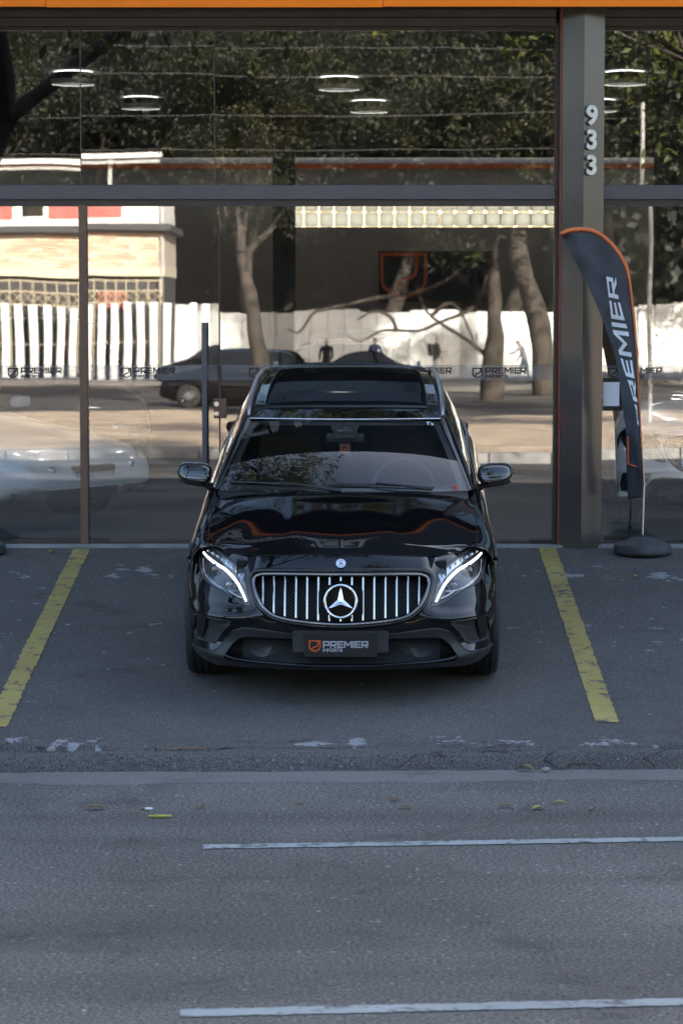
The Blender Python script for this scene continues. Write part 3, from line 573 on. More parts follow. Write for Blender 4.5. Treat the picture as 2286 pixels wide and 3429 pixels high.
def build_car(label):
    car=thing('parked_car',label,'car')
    # ---------- nose surface
    arc=np.r_[0,np.cumsum(np.hypot(*np.diff(PC,axis=0).T))]; ncol=96; xn=np.interp(np.linspace(0,arc[-1],ncol),arc,PC[:,0]); xc=np.r_[-xn[:0:-1],xn]; nr=84
    V2=[]
    for x in xc:
        zt=np.interp(abs(x),ZT[:,0],ZT[:,1]); zb=np.interp(abs(x),ZB[:,0],ZB[:,1])
        for j in range(nr):
            z=zb+(zt-zb)*j/(nr-1); V2.append((x*np.interp(z,WZ[:,0],WZ[:,1]),z))
    V2=np.array(V2); nc=len(xc); Fq=np.array([(i*nr+j,(i+1)*nr+j,(i+1)*nr+j+1,i*nr+j+1) for i in range(nc-1) for j in range(nr-1)])
    hd=smoothpoly(HEAD); hdm=hd*[-1,1]; gr=refine(mirrorpoly(GR)); vt=refine(VENT); vtm=vt*[-1,1]; it=refine(mirrorpoly(INT)); cl=refine(mirrorpoly(CLAD))
    Vn,lab=cutgrid(V2,Fq,[gr,hd,hdm,vt,vtm,it,cl])
    D3=lambda P,off=0: np.c_[P[:,0],FS(P[:,0],P[:,1])+off,P[:,1]]
    V3=D3(Vn); sub('front_bumper',V3,Fq,lab==0,'paint',car)
    Vc=V3.copy(); Vc[:,1]-=.005; sub('bumper_cladding',Vc,Fq,lab==7,'plastic',car)
    pt=lambda x,z,off=0:(float(x),float(FS(x,z))+off,float(z))
    # cladding / paint seam
    for nm,poly,rad,mat,off in (('cladding_seam',[p for p in CLAD[:11]],.004,'plastic',-.004),):
        h=[(-x,z) for x,z in poly[::-1][:-1]]+list(poly); MB().tube([pt(x,z,off) for x,z in cr(h,4)],rad,6).build(nm,mat,car,60)
    # ---------- grille
    gz=lambda P,off:[pt(x,z,off) for x,z in P]
    gro=thing2('grille',car)
    c=gr.mean(0); b_=MB(); P=[(c[0]+(p[0]-c[0])*1.03,c[1]+(p[1]-c[1])*1.05) for p in gr]; n=len(P)
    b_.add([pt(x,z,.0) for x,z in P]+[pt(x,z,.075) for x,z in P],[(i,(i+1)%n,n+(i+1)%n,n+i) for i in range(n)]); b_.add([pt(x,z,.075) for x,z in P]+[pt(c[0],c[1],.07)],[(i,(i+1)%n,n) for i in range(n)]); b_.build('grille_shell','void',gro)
    gs=smoothpoly(mirrorpoly([(x*1.012,.6+(z-.6)*1.03) for x,z in GR])); MB().tube(gz(gs,-.004),.011,8,closed=True).build('grille_surround','chrome_dark',gro,60)
    gs2=smoothpoly(mirrorpoly([(x*1.045,.6+(z-.6)*1.16) for x,z in GR])); MB().tube(gz(gs2,.006),.016,8,closed=True).build('grille_frame','gloss_black',gro,60)
    # lattice of crossed bars behind the slats
    b_=MB(); st=.026
    for sg in (1,-1):
        for k in range(-40,41):
            zz=np.arange(.474,.727,.006); xx=k*st+sg*(zz-.6)*1.25; runs(b_,[pt(x,z,.042) for x,z in zip(xx,zz)],inside(np.c_[xx,zz],gr))
    b_.build('grille_lattice','plastic_black',gro)
    sb=[.481,.483,.486,.491,.496,.502,.512,.542]
    for k in range(-7,8):
        x=k*.0608; zt=float(np.interp(abs(x),[0,.228,.40,.445],[.722,.718,.708,.698])); zb=sb[abs(k)]+.004
        segs=[(zb,zt)]
        if abs(k)<=1: g=.098 if k==0 else .077; segs=[(zb,.596-g),(.596+g,zt)]
        for (a,e) in segs:
            if e-a<.008: continue
            zz=np.linspace(a,e,9); b_=MB(); b_.tube([pt(x,z,.010) for z in zz],.0062,8,up=(0,-1,0),flat=1.5); b_.build('slat','chrome_slat',gro,40)
    # emblem: ring and three pointed star
    ey=float(FS(np.array(0.),np.array(.596)))-.016; em=thing2('star_emblem',car)
    tilt=math.atan2(.045,.12)
    def ep(a,b_,d): return (a,ey-d+b_*math.tan(R(14)),.596+b_)
    MB().poly([(.086*math.cos(2*math.pi*k/48),.086*math.sin(2*math.pi*k/48)) for k in range(48)],-.02,.0,ep).build('emblem_disc','gloss_black',em)
    MB().tube([ep(.0855*math.cos(2*math.pi*k/56),.0855*math.sin(2*math.pi*k/56),.006) for k in range(56)],.0075,8,closed=True).build('emblem_ring','chrome',em,60)
    q=MB(); star=[]
    for k in range(3):
        a=math.pi/2+k*2*math.pi/3; star+=[(.083*math.cos(a),.083*math.sin(a)),(.018*math.cos(a+math.pi/3),.018*math.sin(a+math.pi/3))]
    q.add([ep(x,z,.003) for x,z in star]+[ep(0,0,.018)],[(i,(i+1)%6,6) for i in range(6)]); q.build('emblem_star','chrome',em)
    # hood badge
    hb=thing2('hood_badge',car); hp=(0,float(FS(np.array(0.),np.array(.785)))-.004,.785)
    ang=R(38); bp=lambda a,b_,d:(hp[0]+a,hp[1]+b_*math.sin(ang)-d*math.cos(ang),hp[2]+b_*math.cos(ang)+d*math.sin(ang))
    MB().poly([(.027*math.cos(k*math.pi/16),.027*math.sin(k*math.pi/16)) for k in range(32)],-.01,.004,bp).build('badge_disc','alu',hb)
    MB().tube([bp(.0165*math.cos(k*math.pi/16),.0165*math.sin(k*math.pi/16),.0045) for k in range(32)],.0016,6,closed=True).build('badge_ring','chrome',hb,60)
    q=MB(); q.add([bp(.0155/.083*x,.0155/.083*z,.0045) for x,z in star]+[bp(0,0,.008)],[(i,(i+1)%6,6) for i in range(6)]); q.build('badge_star','chrome_dark',hb)
    # ---------- number plate
    pb=thing2('number_plate',car); py=-.014
    def rr(w,h,r,n=5): 
        o=[]
        for cx_,cz_,a0 in ((w-r,h-r,0),(-w+r,h-r,90),(-w+r,-h+r,180),(w-r,-h+r,270)):
            o+=[(cx_+r*math.cos(R(a0+90*k/n)),cz_+r*math.sin(R(a0+90*k/n))) for k in range(n+1)]
        return o
    pm=lambda a,b_,d:(a,py-d+.10*a*a,b_)
    MB().poly(rr(.26,.058,.014),-.02,.004,lambda a,b_,d:pm(a,.378+b_,d)).build('plate_bracket','plastic',pb)
    MB().poly(rr(.2,.0645,.008),.0042,.010,lambda a,b_,d:pm(a,.361+b_,d)).build('plate','plate_black',pb)
    q=MB(); word(q,'PREMIER',-.0955,.0375,lambda a,b_,d:pm(a,.3465+b_,d),.0102,.0112,.105,.2,1.02); q.build('plate_lettering','letter_grey',pb)
    q=MB(); word(q,'IMPORTS',-.0955,.0175,lambda a,b_,d:pm(a,.3245+b_,d),.0102,.0112,.10,.19,.92); q.build('plate_lettering','letter_grey',pb)
    q=MB(); shield(q,.063,lambda a,b_,d:pm(-.171+a,.3245+b_,d),.0102,.0112,.10); q.build('plate_emblem','orange_print',pb)
    q=MB()
    for x in (-.242,.242): q.lathe([(-.006,0),(-.006,.005),(0,.006)],12,'y',(x,py+.003,.415))
    q.build('plate_bolt','plastic_black',pb,40)
    # ---------- lower intake
    lo=thing2('lower_intake',car); c=np.array([0,.31]); P=[tuple(p) for p in it]; n=len(P); b_=MB()
    b_.add([pt(x,z,.0) for x,z in P]+[pt(x*.97,z,.09) for x,z in P],[(i,(i+1)%n,n+(i+1)%n,n+i) for i in range(n)]); b_.build('intake_duct','plastic_black',lo,60)
    b_=MB(); b_.add([pt(x*.97,z,.089) for x,z in P]+[(0,.10,.31)],[(i,(i+1)%n,n) for i in range(n)]); b_.build('intake_back','void',lo)
    b_=MB(); ii=refine(mirrorpoly([(x*.97,z) for x,z in INT]))
    for sg in (1,-1):
        for k in range(-62,63):
            zz=np.arange(.236,.392,.004); xx=k*.017+sg*(zz-.3)*1.5; runs(b_,[pt(x,z,.05) for x,z in zip(xx,zz)],inside(np.c_[xx,zz],ii)&(abs(xx)<.545))
    b_.build('intake_lattice','plastic',lo)
    for sg in (-1,1):
        fg=smoothpoly([(.497,.285),(.480,.322),(.44,.352),(.39,.363),(.35,.357),(.327,.335),(.345,.305),(.402,.268),(.453,.262)]); b_=MB(); b_.poly([(sg*x,z) for x,z in fg],0,.006,lambda a,z,d:pt(a,z,.062-d)); o=b_.build('fog_cover','plastic_black',lo)
        b_=MB(); b_.lathe([(-.012,0),(-.012,.011),(0,.013)],16,'y',pt(sg*.375,.335,.04)); b_.build('parking_sensor','plastic_black',lo,40)
    lp=[(.64,.262),(.60,.250),(.52,.245),(.4,.243),(.25,.240),(0,.238)]; h=cr([(-x,z) for x,z in lp]+lp[::-1][1:],5)
    MB().tube([pt(x,z,.004) for x,z in h],.013,8,up=(0,0,1),flat=.7).build('splitter','gloss_black',car,60)
    h=cr([(x*sg,z) for sg in (-1,) for x,z in [(.66,.205),(.5,.211),(.3,.214)]]+[(0,.216)]+[(x,z) for x,z in [(.3,.214),(.5,.211),(.66,.205)]],5); MB().tube([pt(x,z,.02) for x,z in h],.012,8).build('front_lip','plastic_black',car,60)
    # ---------- side vents and headlights
    for sg in (-1,1):
        ve=thing2('side_vent',car); P=[(sg*x,z) for x,z in vt]; n=len(P); c=np.mean(P,0); b_=MB(); b_.add([pt(x,z,0) for x,z in P]+[pt(c[0]+(x-c[0])*.86,c[1]+(z-c[1])*.86,.030) for x,z in P]+[pt(c[0],c[1],.034)],[(i,(i+1)%n,n+(i+1)%n,n+i) for i in range(n)]+[(n+i,n+(i+1)%n,2*n) for i in range(n)]); b_.build('vent_recess','plastic',ve,35)
        MB().tube([pt(x,z,-.001) for x,z in P],.0035,6,closed=True).build('vent_rim','gloss_black',ve,60)
        hp_=refine([(.808,.440),(.748,.447),(.760,.373),(.776,.317),(.814,.312)],.02); b_=MB(); b_.poly([(sg*x,z) for x,z in hp_],0,.004,lambda a,z,d:pt(a,z,.016-d)); o=b_.build('vent_insert','plastic_black',ve)
        b_=MB()
        for z in np.arange(.318,.445,.0125):
            xs_=[x for x in np.arange(.74,.83,.003) if inside(np.array([(x,z)]),hp_)[0]]
            if len(xs_)>2: b_.tube([pt(sg*x,z,.010) for x in (xs_[0],(xs_[0]+xs_[-1])/2,xs_[-1])],.0025,5)
        for x in np.arange(.745,.83,.012):
            zs_=[z for z in np.arange(.312,.447,.003) if inside(np.array([(x,z)]),hp_)[0]]
            if len(zs_)>2: b_.tube([pt(sg*x,z,.010) for z in (zs_[0],zs_[-1])],.0025,5)
        b_.build('vent_grid','plastic',ve)
        # headlight
        hl=thing2('headlight',car); P=[(sg*x,z) for x,z in hd]; n=len(P); c=np.array((sg*.665,.675))
        ins=lambda k:[(c[0]+(x-c[0])*k,c[1]+(z-c[1])*k) for x,z in P]
        b_=MB(); b_.add([pt(x,z,.004) for x,z in P]+[pt(x,z,.060) for x,z in ins(.93)]+[pt(c[0],c[1],.075)],[(i,(i+1)%n,n+(i+1)%n,n+i) for i in range(n)]+[(n+i,n+(i+1)%n,2*n) for i in range(n)]); b_.build('lamp_housing','lamp_dark',hl,40)
        MB().tube([pt(x,z,.003) for x,z in P],.0045,6,closed=True).build('lamp_seal','plastic_black',hl,60)
        led=cr([(.785,.742),(.752,.729),(.703,.715),(.648,.700),(.608,.676),(.575,.648),(.548,.611),(.521,.563)],8); m=len(led)
        b_=MB(); b_.tube([pt(sg*x,z,.010) for x,z in led],[.0042+.0038*math.sin(math.pi*min(1,.12+.80*i/m))**.7 for i in range(m)],8); b_.build('daytime_light_strip','drl',hl,60)
        l2=cr([(.787,.712),(.775,.665),(.745,.632),(.705,.617),(.655,.604)],6); b_=MB(); b_.tube([pt(sg*x,z,.030) for x,z in l2],.0038,8); b_.build('lamp_trim','lamp_grey',hl,60)
        b_=MB(); b_.tube([pt(sg*x,z,.03) for x,z in cr([(.62,.598),(.585,.582),(.545,.570)],4)],.004,8); b_.build('lamp_trim','lamp_grey',hl,60)
        # indicator tray above the strip
        up_=[(.775,.764),(.722,.769),(.668,.757),(.613,.738),(.56,.714),(.533,.690)]; dn=[(.77,.752),(.715,.737),(.66,.722),(.613,.700),(.575,.672),(.552,.645)]
        V=[pt(sg*x,z,.040) for x,z in cr(up_,4)]+[pt(sg*x,z,.028) for x,z in cr(dn,4)]; k=len(V)//2; obj('indicator_tray',V,[(i,i+1,k+i+1,k+i) for i in range(k-1)],'lamp_grey',hl,60)
        for t_ in np.linspace(.06,.86,8):
            u=cr(up_,20);d_=cr(dn,20); i=int(t_*(len(u)-1)); x,z=(u[i]*.5+d_[i]*.5); b_=MB(); b_.bev(-.008,.008,-.004,.006,-.007,.007,.002); o=b_.build('indicator_led','led_clear',hl,40); p_=pt(sg*x,z,.026); o.location=p_; o.rotation_euler=(0,R(20*sg),R(-35*sg))
        # projector
        cx_,cz_=sg*.700,.676; p_=pt(cx_,cz_,.058); dr=Vector((sg*.45,-1,0)).normalized()
        rot=Vector((0,-1,0)).rotation_difference(dr)
        b_=MB(); b_.lathe([(.03,.044),(-.006,.042),(-.012,.039),(-.006,.036),(.01,.034)],32,'y'); o=b_.build('projector_bezel','chrome',hl,40,p_); o.rotation_mode='QUATERNION'; o.rotation_quaternion=rot
        b_=MB(); b_.lathe([(-.022*math.cos(a),.037*math.sin(a)) for a in np.linspace(0,math.pi/2,9)]+[(.01,.037)],32,'y'); o=b_.build('projector_lens','projlens',hl,60,p_); o.rotation_mode='QUATERNION'; o.rotation_quaternion=rot
        b_=MB(); b_.lathe([(.03,.006),(.02,.018),(.004,.028),(-.004,.031),(-.004,.028)],28,'y'); o=b_.build('reflector_bowl','lamp_grey',hl,40,pt(sg*.612,.628,.05)); o.rotation_mode='QUATERNION'; o.rotation_quaternion=rot
        for k_ in range(4):
            a_=np.array((.775-.012*k_,.655-.012*k_)); e_=np.array((.60-.010*k_,.590+.004*k_)); MB().tube([pt(sg*x,z,.056) for x,z in cr([a_,a_*.5+e_*.5-[0,.012],e_],4)],.0016,5).build('lamp_rib','lamp_grey',hl,60)
        rings=[1,.8,.55,.28]; V=[];Fc=[]
        for k in rings: V+=[pt(x,z,-.003) for x,z in ins(k)]
        V.append(pt(c[0],c[1],-.003)); 
        for r_ in range(3): Fc+=[(r_*n+i,r_*n+(i+1)%n,(r_+1)*n+(i+1)%n,(r_+1)*n+i) for i in range(n)]
        Fc+=[(3*n+i,3*n+(i+1)%n,4*n) for i in range(n)]; obj('lamp_cover',V,Fc,'lens',hl,180)
    # ---------- body loft: hood, wings, sides
    xe=[0,.15,.3,.45,.58,.68,.75,.79]; C0=[pt(x,float(np.interp(x,ZT[:,0],ZT[:,1]))) for x in xe]
    for z in (.735,.68,.62,.54,.40,.22): C0.append(pt(.868*float(np.interp(z,WZ[:,0],WZ[:,1])),z))
    ra=[(0,.250,.858),(.15,.257,.857),(.3,.285,.853),(.45,.335,.846),(.58,.41,.826),(.68,.485,.812),(.75,.545,.801),(.79,.585,.785),(.828,.60,.752),(.852,.60,.70),(.866,.60,.645),(.874,.60,.565),(.872,.60,.42),(.846,.60,.225)]
    rb_=None
    rb=[(0,.45,.899),(.15,.46,.898),(.3,.47,.894),(.45,.49,.869),(.58,.53,.837),(.68,.58,.819),(.75,.62,.810),(.79,.65,.802),(.832,.68,.772),(.862,.68,.718),(.876,.68,.66),(.883,.68,.58),(.88,.68,.44),(.852,.68,.23)]
    ra=[tuple(np.array(C0[i])*.60+np.array(rb[i])*.40+[0,0,.003]) for i in range(6)]+ra[6:]
    def rib(s,zc,pts): return [(x,s,z) for x,z in pts]
    r9=rib(.9,0,[(0,.981),(.15,.980),(.3,.974),(.45,.962),(.58,.938),(.68,.908),(.755,.882),(.80,.866),(.842,.825),(.872,.765),(.887,.70),(.894,.62),(.893,.48),(.865,.25)])
    rc=[(0,1.16,1.018),(.15,1.165,1.016),(.3,1.175,1.011),(.45,1.195,1.0),(.58,1.25,.985),(.68,1.32,.970),(.75,1.37,.955),(.795,1.38,.935),(.836,1.38,.885),(.866,1.38,.80),(.882,1.38,.72),(.89,1.38,.62),(.89,1.38,.48),(.862,1.38,.25)]
    def side(s,k,dz,px=1): return [(x,s,.98) for x in (0,.15,.3,.45,.58,.68)]+[((x*k),s,z+dz*max(0,(z-.3)/.7)) for x,z in [(.775,.985),(.805,.962),(.838,.905),(.866,.815),(.884,.73),(.892,.62),(.89,.48),(.862,.24)]]
    ribs=[C0,ra,rb,r9,rc,side(1.6,1.0,.0),side(2.1,1.005,.015),side(2.7,1.005,.03),side(3.2,1.01,.045),side(3.6,1.012,.06),side(4.0,.985,.07),side(4.28,.92,.075),side(4.40,.80,.07)]
    RB=np.array([cr(r,6) for r in ribs]); m=RB.shape[1]; nst=7
    LF=np.array([cr(RB[:,j,:],nst) for j in range(m)]).transpose(1,0,2); ns=LF.shape[0]
    hx=np.clip((LF[:4*nst+1,:6*6,0]-.29)/.05,0,1); LF[:4*nst+1,:6*6,2]-=.0032*hx*hx*(3-2*hx)*np.clip((.66-LF[:4*nst+1,:6*6,0])/.2,0,1)*np.clip((np.arange(4*nst+1)-2)/6.,0,1)[:,None]
    Vh=np.concatenate([LF[:,:0:-1]*[-1,1,1],LF],1); mm=Vh.shape[1]; V=Vh.reshape(-1,3)
    Fq=np.array([(i*mm+j,i*mm+j+1,(i+1)*mm+j+1,(i+1)*mm+j) for i in range(ns-1) for j in range(mm-1)]); st=np.repeat(np.arange(ns-1),mm-1); tj=np.tile(np.arange(mm-1),ns-1); tt=np.abs(tj+.5-(m-1))/6.0
    kill=(st>=4*nst)&(tt<6)
    V2=V[:,1:3].copy(); arch=np.zeros(len(Fq),bool); C=V2[Fq].mean(1)
    for sc_ in (.88,3.58):
        cut=(((C-[sc_,.345])**2).sum(1)<.405**2)&(tt>7.5); a=np.zeros(len(V),bool);b2=np.zeros(len(V),bool); a[Fq[cut].ravel()]=True; b2[Fq[~cut].ravel()]=True; k=np.where(a&b2)[0]
        d=V2[k]-[sc_,.345]; V2[k]=[sc_,.345]+d/np.linalg.norm(d,axis=1)[:,None]*.405; arch|=cut
    V=np.c_[V[:,0],V2]; ok=~(kill|arch)
    hoodm=(st<4*nst)&(tt<6.2)
    sub('hood',V,Fq,ok&hoodm,'paint',car); L_=tj<m-1
    for lf in (L_,~L_):
        sub('wing',V,Fq,ok&~hoodm&(st<4*nst+3)&lf,'paint',car)
        sub('front_door',V,Fq,ok&(st>=4*nst+3)&(st<6*nst+4)&lf&~hoodm,'paint',car); sub('rear_door',V,Fq,ok&(st>=6*nst+4)&(st<8*nst)&lf&~hoodm,'paint',car); sub('rear_quarter',V,Fq,ok&(st>=8*nst)&lf&~hoodm,'paint',car)
    # shut lines
    b_=MB(); j=int(6.2*6+.5)
    for sg in (-1,1): b_.tube([LF[i,j]*[sg,1,1]+[0,0,.0005] for i in range(0,4*nst+1)],.0022,5)
    b_.tube([np.array(pt(x,float(np.interp(abs(x),ZT[:,0],ZT[:,1]))))+[0,-.0005,.0015] for x in np.linspace(-.66,.66,60)],.0024,5); b_.build('shut_line','void',car)
    # ---------- wheels, arches, underbody
    for sc_ in (.88,3.58):
        for sg in (-1,1):
            wl=thing2('wheel',car); wl.location=(sg*.777,sc_,.345); wl.rotation_euler=(0,0,0 if sg>0 else math.pi)
            r0=.345; pf=[(-.10,.245),(-.112,.27),(-.114,.30),(-.108,.325),(-.095,.338)]
            for g in (-.062,-.022,.022,.062): pf+=[(g-.006,r0-.0015*abs(g)/.06),(g-.0045,r0-.009),(g+.0045,r0-.009),(g+.006,r0-.0015*abs(g)/.06)]
            pf+=[(.095,.338),(.108,.325),(.114,.30),(.112,.27),(.10,.245)]
            MB().lathe(pf,72,'x').build('tyre','tyre',wl,50)
            q=MB(); q.lathe([(-.10,.246),(.085,.243),(.098,.238),(.095,.225),(.06,.218)],60,'x'); 
            for k in range(10):
                a=2*math.pi*k/10; ca,sa=math.cos(a),math.sin(a); T_=lambda x,t,r_:(x,r_*ca-t*sa,r_*sa+t*ca)
                q.add([T_(.085,-.022,.05),T_(.085,.022,.05),T_(.07,.014,.225),T_(.07,-.014,.225),T_(.05,-.022,.05),T_(.05,.022,.05),T_(.04,.014,.225),T_(.04,-.014,.225)],[(0,1,2,3),(4,7,6,5),(0,4,5,1),(1,5,6,2),(2,6,7,3),(3,7,4,0)])
            q.lathe([(.095,0),(.095,.03),(.085,.058),(.04,.06)],30,'x'); q.build('rim','lamp_grey',wl,40)
            MB().lathe([(-.01,.0),(-.01,.16),(.01,.16),(.01,0)],32,'x').build('brake_disc','chrome_dark',wl,40)
            q=MB(); q.lathe([(.05,.392),(.080,.394),(.092,.402),(.094,.412),(.088,.422),(.078,.424)],40,'x',(0,0,0),False,*((R(-8),R(118)) if sg>0 else (R(62),R(188)))); o=q.build('arch_trim','plastic',car,60,(sg*.787,sc_,.345)); o.rotation_euler=(0,0,0 if sg>0 else math.pi)
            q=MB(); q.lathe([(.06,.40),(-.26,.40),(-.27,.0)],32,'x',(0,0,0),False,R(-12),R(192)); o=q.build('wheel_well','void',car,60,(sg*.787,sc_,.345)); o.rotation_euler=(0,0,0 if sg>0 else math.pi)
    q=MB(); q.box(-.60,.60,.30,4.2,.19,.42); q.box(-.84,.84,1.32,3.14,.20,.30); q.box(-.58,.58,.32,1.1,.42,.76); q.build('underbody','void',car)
    q=MB()
    for sg in (-1,1): q.bev(sg*.85-.02,sg*.85+.02,1.28,3.18,.22,.32,.01)
    q.build('sill','plastic',car)
    # ---------- glasshouse
    def wsc(u,v):   # u -1..1, v 0 bottom..1 top
        xb,xt=.735,.572; x=u*(xb+(xt-xb)*v); c=u*u
        s=(1.11+.25*c)*(1-v)+(1.84+.13*c)*v; z=(1.010-.022*c)*(1-v)+(1.345-.012*c)*v
        bl=.030*math.sin(math.pi*v)*(1-.35*v); return (x,s-bl*.5,z+bl*.8)
    V,Fc=gridf(41,25,lambda a,b:wsc(2*a-1,b)); ws=obj('windscreen',V,Fc,'auto_glass',car,180)
    # black printed border
    def bord(uv,name): 
        b_=MB(); n=len(uv)
        for k in range(n-1):
            pass
    b_=MB()
    def band(f0,f1,n=30):
        V=[];
        for k in range(n+1):
            t_=k/n; 
            for g in (f0,f1): p_=np.array(wsc(*g(t_))); V.append(p_+[0,.007,-.009])
        b_.add(V,[(2*k,2*k+2,2*k+3,2*k+1) for k in range(n)])
    band(lambda t:(-1,t),lambda t:(-.93,t)); band(lambda t:(1,t),lambda t:(.93,t)); band(lambda t:(2*t-1,1),lambda t:(2*t-1,.93)); band(lambda t:(2*t-1,0),lambda t:(2*t-1,.05)); band(lambda t:(.30*t-.15,.93),lambda t:(.18*t-.09,.74),8)
    b_.build('windscreen_border','plastic_black',ws)
    top=lambda s:(float(np.interp(s,[1.97,2.4,3.0,3.6,4.0],[.618,.62,.612,.59,.56])),float(np.interp(s,[1.97,2.3,2.6,3.0,3.4,3.8,4.0],[1.335,1.378,1.402,1.420,1.420,1.405,1.39])))
    def sg_(u,v,sd):  # side glasshouse
        s0=1.45+u*2.65; s1=2.0+u*1.98; xb=float(np.interp(s0,[1.4,2.1,3.2,4.1],[.772,.78,.785,.765])); zb=float(np.interp(s0,[1.4,2.1,3.2,4.1],[.97,.99,1.02,1.05])); xt,zt=top(s1)
        x=xb+(xt-xb)*v+.02*math.sin(math.pi*v); return (sd*x,s0+(s1-s0)*v,zb+(zt-zb)*v)
    for sd in (-1,1):
        V,Fc=gridf(30,10,lambda a,b:sg_(a,b,sd)); obj('side_window',V,Fc,'side_glass',car,180)
        # A pillar: windscreen edge to side window edge
        V=[];K=16
        for i in range(K+1):
            v=i/K; a=np.array(wsc(sd,v)); e=np.array(sg_(0,v,sd)); m_=(a+e)/2+[sd*.012,-.012,.010]; V+=[a+[0,.001,.002],lerp(a,m_,.5)+[sd*.002,-.004,.004],m_,lerp(m_,e,.5)+[sd*.004,0,.001],e]
        obj('a_pillar',V,[(i*5+k,i*5+k+1,(i+1)*5+k+1,(i+1)*5+k) for i in range(K) for k in range(4)],'paint',car,180)
        pts=[];
        for s in np.linspace(2.02,3.85,24):
            xt,zt=top(s); e=min(1,(s-2.02)/.10)*min(1,(3.85-s)/.1); pts.append((sd*(xt-.022),s,zt+.004+.034*e**.5))
        MB().tube(pts,[.010]+[.0155]*22+[.010],10,flat=.9).build('roof_rail','alu',car,60)
    zc=lambda s:float(np.interp(s,[1.84,2.0,2.2,2.5,2.9,3.3,3.7,3.98],[1.345,1.372,1.401,1.428,1.450,1.455,1.447,1.425]))
    def roof(u,v):
        s_c=1.845+v*(3.99-1.845); s_e=1.972+v*(3.99-1.972); k=u*u; s=s_c+(s_e-s_c)*k; xt,ze=top(s_e); x=u*xt; z=zc(s_c)*(1-k**1.3)+ze*k**1.3; return (x,s,z)
    V,Fc=gridf(41,40,lambda a,b:roof(2*a-1,b)); obj('roof',V,Fc,'paint',car,180)
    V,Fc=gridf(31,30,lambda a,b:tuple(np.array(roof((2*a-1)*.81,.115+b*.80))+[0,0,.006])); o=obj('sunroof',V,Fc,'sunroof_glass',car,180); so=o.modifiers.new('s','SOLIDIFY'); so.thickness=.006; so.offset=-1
    P=[roof(-.81,.115+t*.8) for t in np.linspace(0,1,20)]; P2=[roof(.81,.115+t*.8) for t in np.linspace(0,1,20)]; Pf=[roof(.81*(2*t-1),.115) for t in np.linspace(0,1,20)]
    b_=MB(); [b_.tube([np.array(p)+[0,0,.004] for p in q_],.0035,6) for q_ in (P,P2,Pf)]; b_.build('sunroof_seal','plastic_black',car,60)
    b_=MB(); b_.tube([np.array(roof(2*t-1,0))+[0,-.002,.001] for t in np.linspace(0.03,.97,30)],.0045,6); b_.build('roof_seal','alu',car,60)
    # tail
    def tail(u,v):
        pr=[(3.99,1.425,.56),(4.12,1.39,.60),(4.22,1.20,.70),(4.30,1.03,.76),(4.38,.98,.76),(4.40,.80,.74),(4.42,.6,.74),(4.40,.4,.72),(4.30,.25,.70)]; q=cr(pr,4); i=v*(len(q)-1); a=q[int(i)]; b=q[min(len(q)-1,int(i)+1)]; s,z,x=a+(b-a)*(i-int(i)); return (x*u,s-.10*u*u*(1-.3*v),z-.02*u*u)
    V,Fc=gridf(25,33,lambda a,b:tail(2*a-1,b)); obj('tailgate',V,Fc,'paint',car,180)
    V,Fc=gridf(17,9,lambda a,b:tuple(np.array(tail((2*a-1)*.86,.14+.22*b))+[0,.006,.004])); obj('rear_window',V,Fc,'side_glass',car,180)
    for sd in (-1,1):
        b_=MB(); b_.bev(-.14,.14,-.03,.03,-.055,.055,.02); o=b_.build('tail_light','plastic_black',car,40,(sd*.70,4.31,.95)); o.rotation_euler=(0,0,sd*R(-24)); b_=MB(); b_.tube([(-.12,.033,-.03),(-.10,.036,.03),(.02,.036,.042),(.11,.033,.035)],.006,6); b_.tube([(-.12,.033,-.03),(.02,.036,-.036),(.11,.033,-.03)],.006,6); b_.build('tail_light_strip','red_lamp',o,60)
    # ---------- mirrors
    for sd in (-1,1):
        mr=thing2('door_mirror',car)
        def hs(u,v):
            a=2*math.pi*u; b=math.pi*(v-.5); sp=lambda t,e:math.copysign(abs(t)**e,t); cx_=sp(math.cos(b),.62)*sp(math.cos(a),.62); cy_=sp(math.cos(b),.62)*sp(math.sin(a),.9); cz_=sp(math.sin(b),.68)
            x=.108*cx_; z=.060*cz_*(1+.10*cx_*-1); y=.075*cy_ if cy_<0 else .03*cy_; x*=(1-.10*max(0,-cz_)); return (sd*(.905+x),1.66+y+.03*cx_+.028*cz_,1.046+z+.006*cx_)
        V,Fc=gridf(49,25,hs); obj('mirror_shell','x' and V,Fc,'mirror_cap',mr,180)
        q=MB(); q.tube([(sd*.80,1.67,.958),(sd*.86,1.665,.972),(sd*.95,1.665,.986),(sd*.995,1.675,.998)],[.019,.019,.017,.012],10,flat=.75); q.tube([(sd*.76,1.66,.955),(sd*.83,1.668,.962)],[.03,.02],10); q.build('mirror_arm','plastic_black',mr,60)
        q=MB(); P=[hs(t,.50) for t in np.linspace(.52 if sd<0 else .52,.985,14)]; q.tube([np.array(p)+[0,-.0015,-.004] for p in P],.0045,6); q.build('mirror_indicator','chrome_dark',mr,60)
        q=MB(); q.bev(sd*.905-.085,sd*.905+.085,1.692,1.698,1.0,1.095,.002); q.build('mirror_glass','chrome_dark',mr)
    # ---------- cowl, wipers, cabin
    V=[]
    for t_ in np.linspace(-1,1,31):
        a=np.array(wsc(t_,0.02)); V+=[a+[0,.01,-.006],a+[0,-.05,-.020],a+[0,-.09,-.045]]
    obj('cowl',V,[(i*3+k,(i+1)*3+k,(i+1)*3+k+1,i*3+k+1) for i in range(30) for k in range(2)],'plastic_black',car,60)
